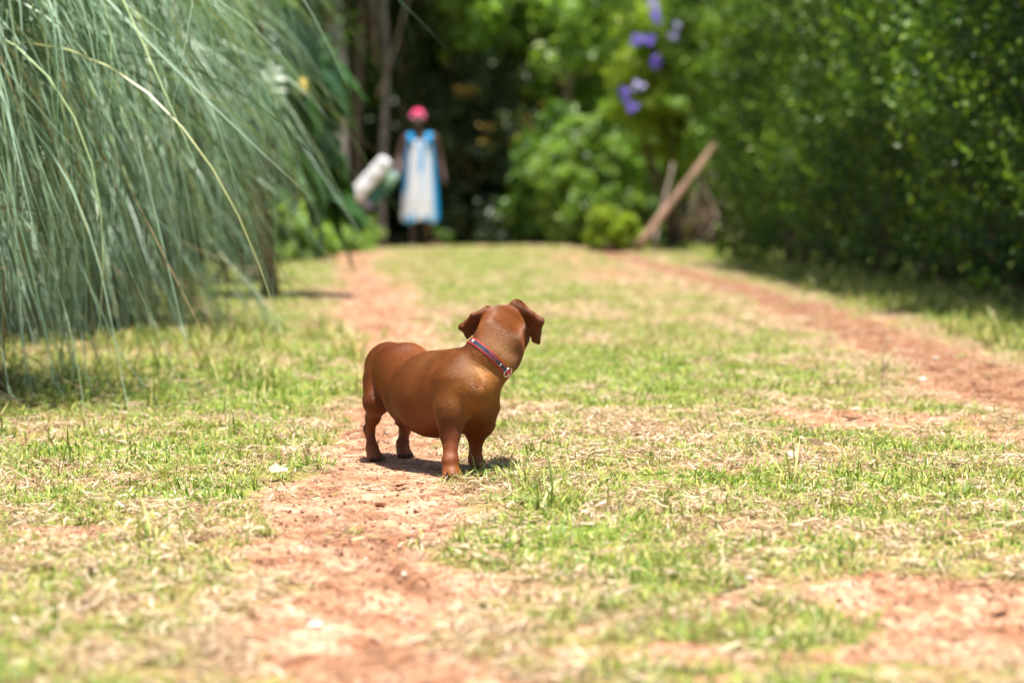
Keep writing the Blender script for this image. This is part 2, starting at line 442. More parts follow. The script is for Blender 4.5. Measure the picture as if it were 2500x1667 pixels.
# ------------------------------------------------------------------ signed distance modelling
class Field:
    def __init__(s, lo, hi, h):
        s.lo = np.array(lo, float); s.h = h
        s.n = np.ceil((np.array(hi) - s.lo) / h).astype(int) + 1
        s.F = np.full(s.n, 1.0, np.float32)
    def _box(s, lo, hi):
        a = np.clip(np.floor((lo - s.lo) / s.h).astype(int), 0, s.n - 1)
        b = np.clip(np.ceil((hi - s.lo) / s.h).astype(int) + 1, 1, s.n)
        g = np.meshgrid(*[s.lo[k] + s.h * np.arange(a[k], b[k]) for k in range(3)], indexing='ij')
        return tuple(slice(a[k], b[k]) for k in range(3)), np.stack(g, -1).astype(np.float32)
    def _join(s, sl, d, k):
        f = s.F[sl]
        h = np.clip(k - np.abs(f - d), 0, None) / k
        s.F[sl] = np.minimum(f, d) - h * h * k / 4
    def _sub(s, sl, d, k):
        f = s.F[sl]; d = -d
        h = np.clip(k - np.abs(f - d), 0, None) / k
        s.F[sl] = np.maximum(f, d) + h * h * k / 4
    def cone(s, a, b, ra, rb, k=.02, sub=False):
        a, b = np.array(a, float), np.array(b, float)
        m = max(ra, rb) + k + .012
        sl, P = s._box(np.minimum(a, b) - m, np.maximum(a, b) + m)
        ab = b - a; q = P - a
        t = np.clip((q @ ab) / max(ab @ ab, 1e-9), 0, 1)
        d = np.linalg.norm(q - t[..., None] * ab, axis=-1) - (ra + (rb - ra) * t)
        (s._sub if sub else s._join)(sl, d, k)
    def ball(s, c, r, k=.02, rot=None, sub=False):
        r = np.array(r if hasattr(r, '__len__') else (r, r, r), float); c = np.array(c, float)
        m = r.max() + k + .012
        sl, P = s._box(c - m, c + m)
        q = P - c
        if rot is not None: q = q @ np.array(rot)          # columns of rot are the ellipsoid's axes
        k0 = np.linalg.norm(q / r, axis=-1); k1 = np.linalg.norm(q / (r * r), axis=-1) + 1e-9
        (s._sub if sub else s._join)(sl, k0 * (k0 - 1) / k1, k)
    def tri(s, a, b, c, th, k=.008):
        a, b, c = (np.array(v, float) for v in (a, b, c))
        m = th + k + .01
        sl, P = s._box(np.minimum(np.minimum(a, b), c) - m, np.maximum(np.maximum(a, b), c) + m)
        ba, cb, ac = b - a, c - b, a - c
        pa, pb, pc = P - a, P - b, P - c
        nor = np.cross(ba, ac)
        def seg(e, p):
            t = np.clip((p @ e) / (e @ e), 0, 1)
            return ((e * t[..., None] - p) ** 2).sum(-1)
        sg = np.sign(pa @ np.cross(ba, nor)) + np.sign(pb @ np.cross(cb, nor)) + np.sign(pc @ np.cross(ac, nor))
        d2 = np.where(sg < 2, np.minimum(np.minimum(seg(ba, pa), seg(cb, pb)), seg(ac, pc)), (pa @ nor) ** 2 / (nor @ nor))
        s._join(sl, np.sqrt(d2) - th, k)
    def sample(s, P):
        q = (np.asarray(P) - s.lo) / s.h
        i0 = np.clip(np.floor(q).astype(int), 0, s.n - 2); f = q - i0
        v = 0
        for dx in (0, 1):
            for dy in (0, 1):
                for dz in (0, 1):
                    wgt = (f[..., 0] if dx else 1 - f[..., 0]) * (f[..., 1] if dy else 1 - f[..., 1]) * (f[..., 2] if dz else 1 - f[..., 2])
                    v = v + wgt * s.F[i0[..., 0] + dx, i0[..., 1] + dy, i0[..., 2] + dz]
        return v
    def mesh(s, relax=2):
        F = s.F; S = F < 0
        n = s.n
        cnt = np.zeros(n - 1, np.int8)
        for dx in (0, 1):
            for dy in (0, 1):
                for dz in (0, 1):
                    cnt += S[dx:n[0] - 1 + dx, dy:n[1] - 1 + dy, dz:n[2] - 1 + dz]
        act = (cnt > 0) & (cnt < 8)
        idx = np.full(n - 1, -1, np.int64); C = np.argwhere(act); idx[act] = np.arange(len(C))
        acc = np.zeros((len(C), 3)); num = np.zeros(len(C))
        corners = [np.array((a, b, c)) for a in (0, 1) for b in (0, 1) for c in (0, 1)]
        for i_, a in enumerate(corners):
            for b in corners[i_ + 1:]:
                if np.abs(a - b).sum() != 1: continue
                fa = F[tuple((C + a).T)]; fb = F[tuple((C + b).T)]
                m_ = (fa < 0) != (fb < 0)
                t = np.where(m_, fa / np.where(m_, fa - fb, 1), 0)
                acc += np.where(m_[:, None], a + (b - a) * t[:, None], 0); num += m_
        V = s.lo + s.h * (C + acc / num[:, None])
        Q = []
        for ax in range(3):
            u, v = [(1, 2), (2, 0), (0, 1)][ax]
            A = np.argwhere(S.take(range(0, n[ax] - 1), ax) != S.take(range(1, n[ax]), ax))
            A = A[(A[:, u] > 0) & (A[:, v] > 0) & (A[:, u] < n[u] - 1) & (A[:, v] < n[v] - 1)]
            eu = np.zeros(3, int); ev = np.zeros(3, int); eu[u] = 1; ev[v] = 1
            q = np.stack([idx[tuple((A - eu - ev).T)], idx[tuple((A - ev).T)], idx[tuple(A.T)], idx[tuple((A - eu).T)]], -1)
            flip = ~S[tuple(A.T)]
            q[flip] = q[flip][:, ::-1]
            Q.append(q)
        Q = np.concatenate(Q)
        for _ in range(relax):
            a = np.zeros_like(V); c = np.zeros(len(V))
            for k in range(4):
                np.add.at(a, Q[:, k], V[Q[:, (k + 1) % 4]]); np.add.at(c, Q[:, k], 1)
                np.add.at(a, Q[:, k], V[Q[:, (k + 3) % 4]]); np.add.at(c, Q[:, k], 1)
            V = V * .5 + .5 * a / c[:, None]
        return V, Q

def tube(pts, rad, n=8, close=False, cap=True):
    """Tube through points; returns V, F (quads)."""
    P = np.array(pts, float); m_ = len(P)
    rad = np.full(m_, rad) if not hasattr(rad, '__len__') else np.array(rad)
    T = np.gradient(P, axis=0) if not close else (np.roll(P, -1, 0) - np.roll(P, 1, 0))
    T /= np.linalg.norm(T, axis=1)[:, None] + 1e-12
    up = np.array([0.3, 0.2, 1.0]) if abs(T[0][2]) < .9 else np.array([1.0, .2, 0])
    N = np.cross(T, up); N /= np.linalg.norm(N, axis=1)[:, None]
    B = np.cross(T, N)
    a = np.linspace(0, 2 * np.pi, n, endpoint=False)
    V = P[:, None] + rad[:, None, None] * (np.cos(a)[None, :, None] * N[:, None] + np.sin(a)[None, :, None] * B[:, None])
    V = V.reshape(-1, 3); F = []
    for i_ in range(m_ if close else m_ - 1):
        j = (i_ + 1) % m_
        for k in range(n):
            F.append((i_ * n + k, i_ * n + (k + 1) % n, j * n + (k + 1) % n, j * n + k))
    if cap and not close:
        c0, c1 = len(V), len(V) + 1
        V = np.vstack([V, P[0], P[-1]])
        for k in range(n):
            F.append((c0, (k + 1) % n, k, k)) ; F.append((c1, (m_ - 1) * n + k, (m_ - 1) * n + (k + 1) % n, (m_ - 1) * n + (k + 1) % n))
        # caps as degenerate-free triangles are made below
    return V, F
def poly_mesh(name, V, F, smooth=True, attrs=None):
    me = bpy.data.meshes.new(name)
    G = []
    for f in F:
        g_ = []
        for v in f:
            if v not in g_: g_.append(int(v))
        if len(g_) > 2: G.append(g_)
    me.from_pydata([tuple(v) for v in np.asarray(V)], [], G)
    if smooth: me.polygons.foreach_set('use_smooth', np.ones(len(me.polygons), bool))
    for n, a in (attrs or {}).items():
        at_ = me.attributes.new(n, 'FLOAT', 'POINT'); at_.data.foreach_set('value', np.asarray(a, np.float32))
    me.update()
    return me

# ------------------------------------------------------------------ the dog
def D(cx, cy, Y):
    return at(840 + cx / 3.136, 700 + cy / 3.136, Y)
H = np.array([.46, -.89, 0]); H /= np.linalg.norm(H)      # where the body faces
LFT = np.array([-H[1], H[0], 0])                            # the dog's left
f = Field((-.44, 4.98, -.02), (.12, 5.80, .46), .0026)
f.ball(D(350, 620, 5.54), (.053, .060, .056), .02)
f.cone(D(350, 625, 5.54), D(465, 660, 5.47), .052, .065, .02)
f.cone(D(465, 665, 5.47), D(590, 800, 5.41), .065, .076, .02)
f.cone(D(575, 805, 5.41), D(700, 832, 5.35), .081, .089, .02)
f.cone(D(700, 830, 5.35), D(850, 818, 5.29), .089, .083, .02)
f.cone(D(850, 805, 5.285), D(952, 818, 5.235), .079, .058, .02)
f.cone(D(700, 680, 5.36), D(880, 640, 5.29), .045, .044, .03)          # withers
f.cone(D(965, 665, 5.255), D(1098, 548, 5.25), .057, .0480, .022)        # neck
f.cone(D(1098, 548, 5.25), D(1183, 410, 5.275), .0478, .0470, .02)
f.cone(D(1180, 410, 5.275), D(1215, 315, 5.31), .0475, .045, .02)
f.ball(D(1218, 300, 5.315), (.049, .048, .041), .015)                   # skull
f.cone(D(1120, 215, 5.32), D(1310, 200, 5.315), .011, .013, .015)
f.cone(D(1230, 330, 5.36), D(1265, 400, 5.42), .034, .022, .03)        # muzzle, pointing away
f.cone(D(1262, 395, 5.42), D(1272, 415, 5.50), .0215, .0150, .02)
f.cone(D(1262, 435, 5.41), D(1270, 440, 5.488), .014, .0105, .003)     # lower jaw
f.ball(D(1345, 345, 5.335), (.018, .03, .024), .02)                    # right cheek
f.cone(D(1330, 420, 5.33), D(1270, 560, 5.275), .016, .02, .03)        # throat skin
f.cone(D(1215, 600, 5.25), D(1120, 740, 5.22), .018, .022, .025)
f.cone(D(985, 800, 5.21), D(1070, 850, 5.235), .046, .030, .02)
f.cone(D(900, 610, 5.225), D(1010, 800, 5.185), .022, .030, .018)         # breast
# right foreleg (near)
f.cone(D(848, 745, 5.222), D(824, 960, 5.20), .045, .031, .018)
f.cone(D(824, 940, 5.20), D(813, 1120, 5.19), .031, .0188, .02)
f.cone(D(813, 1100, 5.19), D(815, 1330, 5.160), .0188, .0145, .018)
def paw(wr, z=0.0, side=0.0, s=1.0, dirv=None):
    """Foot under a wrist point: body and four toes, returns toe tips."""
    d = H + LFT * side if dirv is None else np.array(dirv, float)
    d = d / np.linalg.norm(d); l = np.array([-d[1], d[0], 0])
    c = np.array([wr[0], wr[1], z + .013]) + d * .006
    f.cone(wr, c, .0150 * s, .0158 * s, .012)
    f.ball(c + d * .006, (.0155 * s, .0155 * s, .012), .008)
    tips = []
    for t, fw in ((-1.5, .013), (-.5, .021), (.5, .021), (1.5, .013)):
        p = c + d * fw + l * t * .0093 * s; p[2] = z + .0085
        f.cone(c + l * t * .006, p, .0068 * s, .0064 * s, .0016)
        tips.append((p + d * .006, d))
    return tips
zg = lambda P: float(ground_z(np.array([P[0]]), np.array([P[1]]))[0])
TIPS = []
wr = D(812, 1345, 5.158); TIPS += paw(wr, zg(wr) + .001, -.15, 1.16)
# left foreleg
f.cone(D(1020, 930, 5.28), D(1035, 1040, 5.30), .048, .034, .03)
f.cone(D(1035, 1040, 5.30), D(1012, 1130, 5.31), .030, .0175, .014)
f.cone(D(1012, 1130, 5.31), D(1004, 1300, 5.325), .0172, .0135, .014)
wr = D(1006, 1330, 5.325); TIPS += paw(wr, zg(wr) - .001, .35, 1.05)
# right hind leg
f.cone(D(285, 720, 5.51), D(250, 880, 5.475), .042, .029, .010)
f.cone(D(250, 880, 5.475), D(222, 1000, 5.51), .027, .0150, .012)
f.cone(D(222, 1000, 5.51), D(193, 1085, 5.535), .0145, .0110, .012)
f.cone(D(193, 1085, 5.535), D(215, 1230, 5.52), .0112, .0105, .012)
wr = D(216, 1245, 5.52); TIPS += paw(wr, zg(wr) - .001, .1, 1.0)
# left hind leg
f.cone(D(440, 860, 5.58), D(462, 1010, 5.57), .040, .020, .03)
f.cone(D(462, 1010, 5.57), D(468, 1080, 5.60), .017, .0118, .015)
f.cone(D(468, 1080, 5.60), D(448, 1200, 5.59), .0120, .0118, .012)
wr = D(448, 1215, 5.59); TIPS += paw(wr, zg(wr) - .001, -.1, 1.0)
# tail, hanging on the far side of the rump
f.cone(D(330, 560, 5.59), D(370, 700, 5.67), .018, .012, .02)
f.cone(D(370, 700, 5.67), D(400, 860, 5.70), .012, .006, .01)
f.ball(D(528, 1088, 5.40), (.005, .005, .006), .006)                   # teats
f.ball(D(575, 1098, 5.37), (.004, .004, .005), .006)
# ears
A, B_ = D(1322, 138, 5.315), D(1388, 305, 5.32)
M1, C_ = D(1440, 205, 5.29), D(1508, 262, 5.285)
T1, I1, M2 = D(1492, 428, 5.295), D(1412, 325, 5.305), D(1455, 405, 5.30)
for q in ((A, B_, M1), (B_, M1, C_), (B_, C_, I1), (I1, C_, M2), (C_, M2, T1)):
    f.tri(*q, .0036, .007)
f.cone(A, D(1352, 150, 5.315), .009, .008, .02)
f.cone(A, C_, .006, .0045, .01)
A, B_ = D(1100, 172, 5.32), D(1040, 300, 5.34)
M1, C_ = D(985, 215, 5.30), D(903, 305, 5.31)
T1, I1 = D(945, 385, 5.34), D(1000, 340, 5.345)
for q in ((A, B_, M1), (B_, M1, C_), (B_, C_, I1), (I1, C_, T1)):
    f.tri(*q, .0036, .007)
f.cone(A, C_, .006, .0045, .01)
DV, DQ = f.mesh(3)

dog = empty('dog', (-.18, 5.36, 0), 'stocky red-brown short-haired dachshund standing on the path with its head turned away', 'dog')
m, nt, out = new_mat('dog_skin')
v = opos(nt)
c = ramp(nt, noise(nt, 9, 4, v), [(.3, (.15, .038, .007)), (.55, (.20, .054, .010)), (.75, (.26, .08, .016))])
bsdf(nt, out, c, .55, .35)
put('body', mesh_np('dog_body', DV, DQ, True), m, dog)
m, nt, out = new_mat('claw_horn'); bsdf(nt, out, (.02, .016, .014), .3, .5)
CLAW = m
for p, d in TIPS:
    V_, F_ = tube([p - d * .001 + np.array([0, 0, .001]), p + d * .005, p + d * .0105 - np.array([0, 0, .004])], [.0033, .0028, .0008], 6)
    put('claw', poly_mesh('claw', V_, F_), CLAW, dog)
V_, F_ = Field, None
fn = Field(D(1272, 405, 5.512) - .02, D(1272, 405, 5.512) + .02, .0015)
fn.ball(D(1272, 405, 5.512), (.009, .006, .007), .004)
V_, F_ = fn.mesh(1)
put('nose', mesh_np('nose', V_, F_, True), CLAW, dog)
m, nt, out = new_mat('eye_brown'); bsdf(nt, out, (.05, .02, .01), .08, .6)
for e in (D(1352, 300, 5.365), D(1150, 300, 5.372)):
    fe = Field(e - .014, e + .014, .0015); fe.ball(e, .0075, .003); V_, F_ = fe.mesh(1)
    put('eye', mesh_np('eye', V_, F_, True), m, dog)

# short coat: real strands lying along the body
NH = 340000
tri = np.concatenate([DQ[:, [0, 1, 2]], DQ[:, [0, 2, 3]]])
a_, b_, c_ = DV[tri[:, 0]], DV[tri[:, 1]], DV[tri[:, 2]]
cr = np.cross(b_ - a_, c_ - a_); ar = np.linalg.norm(cr, axis=1)
r = np.random.default_rng(5)
pick = r.choice(len(tri), NH, p=ar / ar.sum())
u, v = r.random(NH), r.random(NH); fl = u + v > 1; u[fl], v[fl] = 1 - u[fl], 1 - v[fl]
P = a_[pick] + (b_ - a_)[pick] * u[:, None] + (c_ - a_)[pick] * v[:, None]
VN = np.zeros_like(DV)
fnm = np.cross(DV[DQ[:, 2]] - DV[DQ[:, 0]], DV[DQ[:, 3]] - DV[DQ[:, 1]])
for k in range(4): np.add.at(VN, DQ[:, k], fnm)
VN /= np.linalg.norm(VN, axis=1)[:, None] + 1e-12
N = VN[tri[pick, 0]]
if (N * (P - np.array([-.15, 5.36, .16]))).sum(1).mean() < 0: N = -N; print('normals flipped')
CO = D(1100, 540, 5.25); NA = D(1185, 400, 5.275) - D(960, 640, 5.255); NA /= np.linalg.norm(NA)
above = sstep(-.01, .03, (P - CO) @ NA)[:, None]
low = (1 - sstep(.07, .13, P[:, 2]))[:, None]
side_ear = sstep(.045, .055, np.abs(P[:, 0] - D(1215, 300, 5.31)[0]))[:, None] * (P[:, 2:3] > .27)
dirs = (-H + np.array([0, 0, -.45])) * (1 - above) * (1 - low) + (-NA + np.array([0, 0, -.1])) * above + np.array([0, 0, -1.]) * low + np.array([0, 0, -1.2]) * side_ear
cheek = (vnoise(P[:, 0] + P[:, 2], P[:, 1] + P[:, 2] * .7, 16, 3) - .5)[:, None]
dirs = dirs + np.cross(N, dirs) * cheek * .6 + r.normal(0, .075, (NH, 3))
dirs -= (dirs * N).sum(1)[:, None] * N
dirs /= np.linalg.norm(dirs, axis=1)[:, None] + 1e-9
LN = (r.uniform(.0060, .0090, NH) * (1 - .45 * low[:, 0]) * (1 - .5 * (P[:, 2] < .035)) * (1 - .35 * side_ear[:, 0]))[:, None]
# no strands where the collar lies
ring = np.abs((P - CO) @ NA) < .006
P0 = P - N * .0006
P1 = P0 + LN * .5 * (dirs + N * .34); P2 = P0 + LN * (dirs + N * .20)
keep = ~(ring & (np.linalg.norm(P - CO, axis=1) < .09))
P0, P1, P2 = P0[keep], P1[keep], P2[keep]; nk = len(P0)
hc = bpy.data.hair_curves.new('coat')
hc.add_curves([3] * nk)
pos = np.stack([P0, P1, P2], 1).reshape(-1, 3).astype(np.float32)
hc.points.foreach_set('position', pos.ravel())
rad = np.tile(np.array([.00024, .00020, .00006], np.float32), nk)
ra = hc.attributes.get('radius') or hc.attributes.new('radius', 'FLOAT', 'POINT')
ra.data.foreach_set('value', rad)
ta = hc.attributes.new('tone', 'FLOAT', 'CURVE'); ta.data.foreach_set('value', r.random(nk).astype(np.float32))
def near_(c, rr): return np.exp(-((P0 - c) ** 2).sum(1) / rr ** 2)
gold = np.clip(.9 * near_(D(1060, 690, 5.19), .045) + .8 * near_(D(1290, 520, 5.22), .04) + .7 * near_(D(890, 860, 5.19), .05) + .35 * near_(D(1150, 420, 5.22), .04) + .4 * near_(D(700, 600, 5.30), .05)
               + .8 * (P0[:, 2] < .035) - .0, 0, 1)  # golden sheen of turned hair painted in, along with lighter red areas
ga = hc.attributes.new('gold', 'FLOAT', 'CURVE'); ga.data.foreach_set('value', gold.astype(np.float32))
da = hc.attributes.new('dark', 'FLOAT', 'CURVE'); da.data.foreach_set('value', np.clip(side_ear[keep][:, 0] * .9 + .6 * (1 - sstep(.10, .19, P0[:, 2])) * sstep(.03, .08, P0[:, 2]), 0, 1).astype(np.float32))  # ears and belly: shade painted into the coat over their naturally darker hair
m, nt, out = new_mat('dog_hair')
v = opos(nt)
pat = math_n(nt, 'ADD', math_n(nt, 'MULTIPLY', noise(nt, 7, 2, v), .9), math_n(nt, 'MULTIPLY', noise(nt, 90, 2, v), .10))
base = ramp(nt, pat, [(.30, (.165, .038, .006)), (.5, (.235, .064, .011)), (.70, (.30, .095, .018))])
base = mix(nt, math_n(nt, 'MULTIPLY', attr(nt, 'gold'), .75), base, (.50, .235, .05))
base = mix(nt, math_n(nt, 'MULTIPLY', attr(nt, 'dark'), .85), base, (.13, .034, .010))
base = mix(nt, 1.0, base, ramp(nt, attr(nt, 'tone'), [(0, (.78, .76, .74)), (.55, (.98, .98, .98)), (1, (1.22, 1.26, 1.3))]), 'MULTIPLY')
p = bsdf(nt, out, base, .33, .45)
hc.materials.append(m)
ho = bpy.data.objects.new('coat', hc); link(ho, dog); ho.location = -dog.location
ho['kind'] = 'stuff'

# ------------------------------------------------------------------ the collar
collar = empty('dog_collar', tuple(CO), 'thin red collar with a dark stitched strip and metal ring round the dachshund neck', 'collar')
ux = np.array([0, -1, 0.]) ; ux -= (ux @ NA) * NA; ux /= np.linalg.norm(ux)     # towards the viewer side
uy = np.cross(NA, ux)
if uy[0] < 0: uy = -uy                                                         # towards the throat
NS = 96
def skin_r(ang, off):
    d = math.cos(ang) * ux + math.sin(ang) * uy
    t = np.linspace(.02, .095, 160)
    q = CO + off * NA + d[None] * t[:, None]
    s_ = f.sample(q)
    k = np.argmax(s_ > 0)
    return t[k], d
RAD = {}
for oi in (-1, 0, 1):
    rr = np.array([skin_r(2 * math.pi * k / NS, oi * .0072)[0] for k in range(NS)])
    for _ in range(3): rr = (rr + np.roll(rr, 1) + np.roll(rr, -1)) / 3
    RAD[oi] = rr
def ring_pt(k, o, up):
    """Point on the collar: k around, o across (-1..1 of half width), up above the skin."""
    a0 = k % NS; i0 = int(math.floor(a0)); t = a0 - i0
    def R_(oi): return RAD[oi][i0 % NS] * (1 - t) + RAD[oi][(i0 + 1) % NS] * t
    rr = R_(0) * (1 - abs(o)) + R_(int(math.copysign(1, o)) if o else 0) * abs(o) if abs(o) <= 1 else R_(int(math.copysign(1, o)))
    ang = 2 * math.pi * a0 / NS
    return CO + NA * o * .0072 + (math.cos(ang) * ux + math.sin(ang) * uy) * (rr + up)
def band(name, hw, z0, z1, mat, k0=0, k1=NS, closed=True):
    sec = [(-hw, z0), (-hw, z1 - .0005), (-hw + .08, z1), (hw - .08, z1), (hw, z1 - .0005), (hw, z0)]
    V_ = []; F_ = []; ks = list(range(k0, k1)) if closed else list(np.linspace(k0, k1, abs(k1 - k0) * 2 + 1))
    for k in ks:
        for o, z in sec: V_.append(ring_pt(k, o, z))
    n = len(ks); s = len(sec)
    for i_ in range(n if closed else n - 1):
        j = (i_ + 1) % n
        for q in range(s): F_.append((i_ * s + q, i_ * s + (q + 1) % s, j * s + (q + 1) % s, j * s + q))
    if not closed:
        F_.append(tuple(range(s))[::-1]); F_.append(tuple(range((n - 1) * s, n * s)))
    return put(name, poly_mesh(name, V_, F_, False), mat, collar)
RED = plain('collar_red_leather', (.38, .016, .010), .45, .5, 300, .25, .3, .0005)
NAVY = plain('collar_dark_leather', (.022, .022, .045), .4, .5, 300, .35, .3, .0005)
CREAM = plain('emblem_cream', (.80, .74, .62), .4, .5, 200, .1)
STI = plain('stitch_thread', (.45, .42, .40), .7, .3, 200, .1)
INK = plain('lettering_crimson', (.55, .02, .06), .5, .4, 200, .1)
MET = plain('ring_metal', (.75, .74, .72), .18, .5, 60, .08, .05, .001, metallic=1)
# which k looks left-up (nape) and right-down (throat) from the front: k=0 faces the viewer
band('band', 1.12, .0002, .0026, RED)
band('dark_strip', .62, .0027, .0036, NAVY, -21, 15, False)
for s_ in (-.70, .70):
    sm_V, sm_F = [], []
    for kk in np.arange(-20.5, 14.5, .55):
        b0 = len(sm_V)
        for o in (s_ * .8 - .035, s_ * .8 + .035):
            for q in (kk, kk + .32): sm_V.append(ring_pt(q, o, .0038))
        sm_F.append((b0, b0 + 1, b0 + 3, b0 + 2))
    o_ = put('stitching', poly_mesh('stitching', sm_V, sm_F, False), STI, collar); o_['kind'] = 'stuff'
def emblem(name, k, pts, mat, sc=1.0):
    """Flat raised shape on the strip: pts in units (k step ~3.6 mm, half widths)."""
    V_ = [ring_pt(k + a * sc, b * sc, z) for z in (.0037, .0044) for a, b in pts]; n = len(pts)
    F_ = [tuple(range(n, 2 * n))] + [(i_, (i_ + 1) % n, n + (i_ + 1) % n, n + i_) for i_ in range(n)]
    return put(name, poly_mesh(name, V_, F_, False), mat, collar)
bone = [(-.25, -.62), (0, -.5), (.25, -.62), (.42, -.42), (.16, -.28), (.16, .28), (.42, .42), (.25, .62), (0, .5), (-.25, .62), (-.42, .42), (-.16, .28), (-.16, -.28), (-.42, -.42)]
emblem('bone_emblem', 8.2, bone, CREAM, .75)
dogp = [(-1.1, .1), (-.9, .45), (-.55, .5), (-.4, .2), (.6, .22), (.95, .55), (1.05, .4), (.8, 0), (.8, -.5), (.55, -.5), (.5, -.1), (-.3, -.12), (-.35, -.5), (-.6, -.5), (-.62, -.02)]
emblem('dog_emblem', -16.5, [(a * 1.2, b) for a, b in dogp], CREAM, 1.0)
# lettering: a real text converted to mesh and laid on the strip, upside down for the viewer
tc = bpy.data.curves.new('name_lettering', 'FONT'); tc.body = 'Bonnie'; tc.size = 1; tc.align_x = 'CENTER'; tc.align_y = 'CENTER'; tc.resolution_u = 2
to = bpy.data.objects.new('tmp', tc); SC.collection.objects.link(to)
bpy.context.view_layer.update()
tm = bpy.data.meshes.new_from_object(to.evaluated_get(bpy.context.evaluated_depsgraph_get()))
bpy.data.objects.remove(to)
for vtx in tm.vertices:
    q = ring_pt(1.2 - vtx.co.x * 2.2, -vtx.co.y * .95, .0039)
    vtx.co = q
put('name_lettering', tm, INK, collar)
# D ring and its red loop
rc = ring_pt(13.2, 0, .006)
e1 = ring_pt(14.2, 0, .004) - ring_pt(12.2, 0, .004); e1 /= np.linalg.norm(e1)
e3 = ring_pt(13.2, 0, .02) - ring_pt(13.2, 0, 0); e3 /= np.linalg.norm(e3)
e2 = np.cross(e1, e3)
if e2 @ NA < 0: e2 = -e2
dr = D(1222, 655, 5.195) 
pts = []
for t in np.linspace(-.5 * math.pi, .5 * math.pi, 14): pts.append(rc + e1 * (.004 + math.cos(t) * .0085) + e2 * math.sin(t) * .0115 + e3 * .001)
for t in np.linspace(1, -1, 6)[1:-1]: pts.append(rc + e1 * .0 + e2 * t * .0115 - e3 * .001)
V_, F_ = tube(pts, .0013, 8, close=True)
put('d_ring', poly_mesh('d_ring', V_, F_), MET, collar)
band('tab', .9, .0037, .0060, RED, 15, 18, False)

# ------------------------------------------------------------------ foliage
def leaf_quads(P, Nrm, size, aspect=.5, seed=0, jitter=.8, fold=.18, droop=0.0):
    r = np.random.default_rng(seed); n = len(P)
    nr = Nrm + r.normal(0, jitter, (n, 3)); nr /= np.linalg.norm(nr, axis=1)[:, None] + 1e-9
    t = r.normal(0, 1, (n, 3)); t[:, 2] -= droop
    t -= (t * nr).sum(1)[:, None] * nr; t /= np.linalg.norm(t, axis=1)[:, None] + 1e-9
    b = np.cross(nr, t)
    L = (size * (.55 + .9 * r.random(n)))[:, None]; W = L * aspect
    p0 = P - t * L * .5; p2 = P + t * L * .5
    p1 = P + b * W * .5 + nr * L * fold - t * L * .05; p3 = P - b * W * .5 + nr * L * fold - t * L * .05
    V = np.stack([p0, p1, p2, p3], 1).reshape(-1, 3)
    k = np.arange(n)[:, None] * 4
    F = np.concatenate([k + np.array([0, 1, 2]), k + np.array([0, 2, 3])])
    return V, F, np.repeat(r.random(n), 4)
def crown_points(c, rad, n, clusters, seed, cr=.3, shell=.55, flat=1.0):
    """Leaf positions in clumps spread through an ellipsoid, thinner inside."""
    r = np.random.default_rng(seed)
    d = r.normal(size=(clusters, 3)); d /= np.linalg.norm(d, axis=1)[:, None]
    q = (shell + (1 - shell) * r.random(clusters)) ** 1.0
    cc = d * q[:, None] * np.array(rad)
    w = r.integers(0, clusters, n)
    e = r.normal(size=(n, 3)); e /= np.linalg.norm(e, axis=1)[:, None]
    cs = cr * (.6 + .8 * r.random(clusters))
    P = cc[w] + e * (r.random(n) ** .45)[:, None] * cs[w][:, None] * np.array([1, 1, .7 * flat])
    Nn = e * .6 + np.array([0, 0, .7])
    return P + np.array(c), Nn
def foliage(name, parent, mat, c, rad, n, clusters, size, seed, cr=.3, shell=.55, aspect=.55, zmin=None, jitter=.7, droop=0.3):
    P, Nn = crown_points(c, rad, n, int(clusters * 1.9), seed, cr * .78, shell)
    P = P + np.random.default_rng(seed + 3).normal(0, cr * .12, P.shape)
    if zmin is not None:
        k = P[:, 2] > zmin; P, Nn = P[k], Nn[k]
    V_, F_, t = leaf_quads(P, Nn, size, aspect, seed, jitter, droop=droop)
    o = put(name, mesh_np(name, V_, F_, False, {'tone': t}), mat, parent)
    o['kind'] = 'stuff'
    return o

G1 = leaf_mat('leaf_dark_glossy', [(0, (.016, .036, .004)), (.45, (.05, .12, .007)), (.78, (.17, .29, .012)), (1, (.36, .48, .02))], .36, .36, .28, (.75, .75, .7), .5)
G2 = leaf_mat('leaf_mid', [(0, (.045, .10, .014)), (.5, (.09, .19, .022)), (1, (.17, .29, .04))], .4, .5, .35, (.7, .8, .6), .8)
G3 = leaf_mat('leaf_bright', [(0, (.13, .22, .045)), (.5, (.23, .34, .08)), (1, (.38, .48, .15))], .35, .5, .45, (.75, .9, .6), 1.2)
G4 = leaf_mat('leaf_yellow_green', [(0, (.16, .23, .025)), (.5, (.29, .38, .04)), (1, (.45, .50, .07))], .35, .5, .5, (.7, .8, .7), 1.5)
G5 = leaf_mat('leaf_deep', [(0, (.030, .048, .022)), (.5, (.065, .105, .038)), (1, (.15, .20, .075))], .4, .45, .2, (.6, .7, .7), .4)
BARK = plain('bark_grey', (.20, .15, .115), .85, .3, 6, .5, .8, .03)
BARKP = plain('bark_pale', (.36, .31, .28), .85, .3, 5, .45, .8, .03)
WOOD = plain('weathered_pole', (.27, .16, .105), .8, .3, 5, .4, .7, .01)
TWIG = plain('twig_brown', (.12, .075, .05), .9, .2, 10, .4, .6, .01)

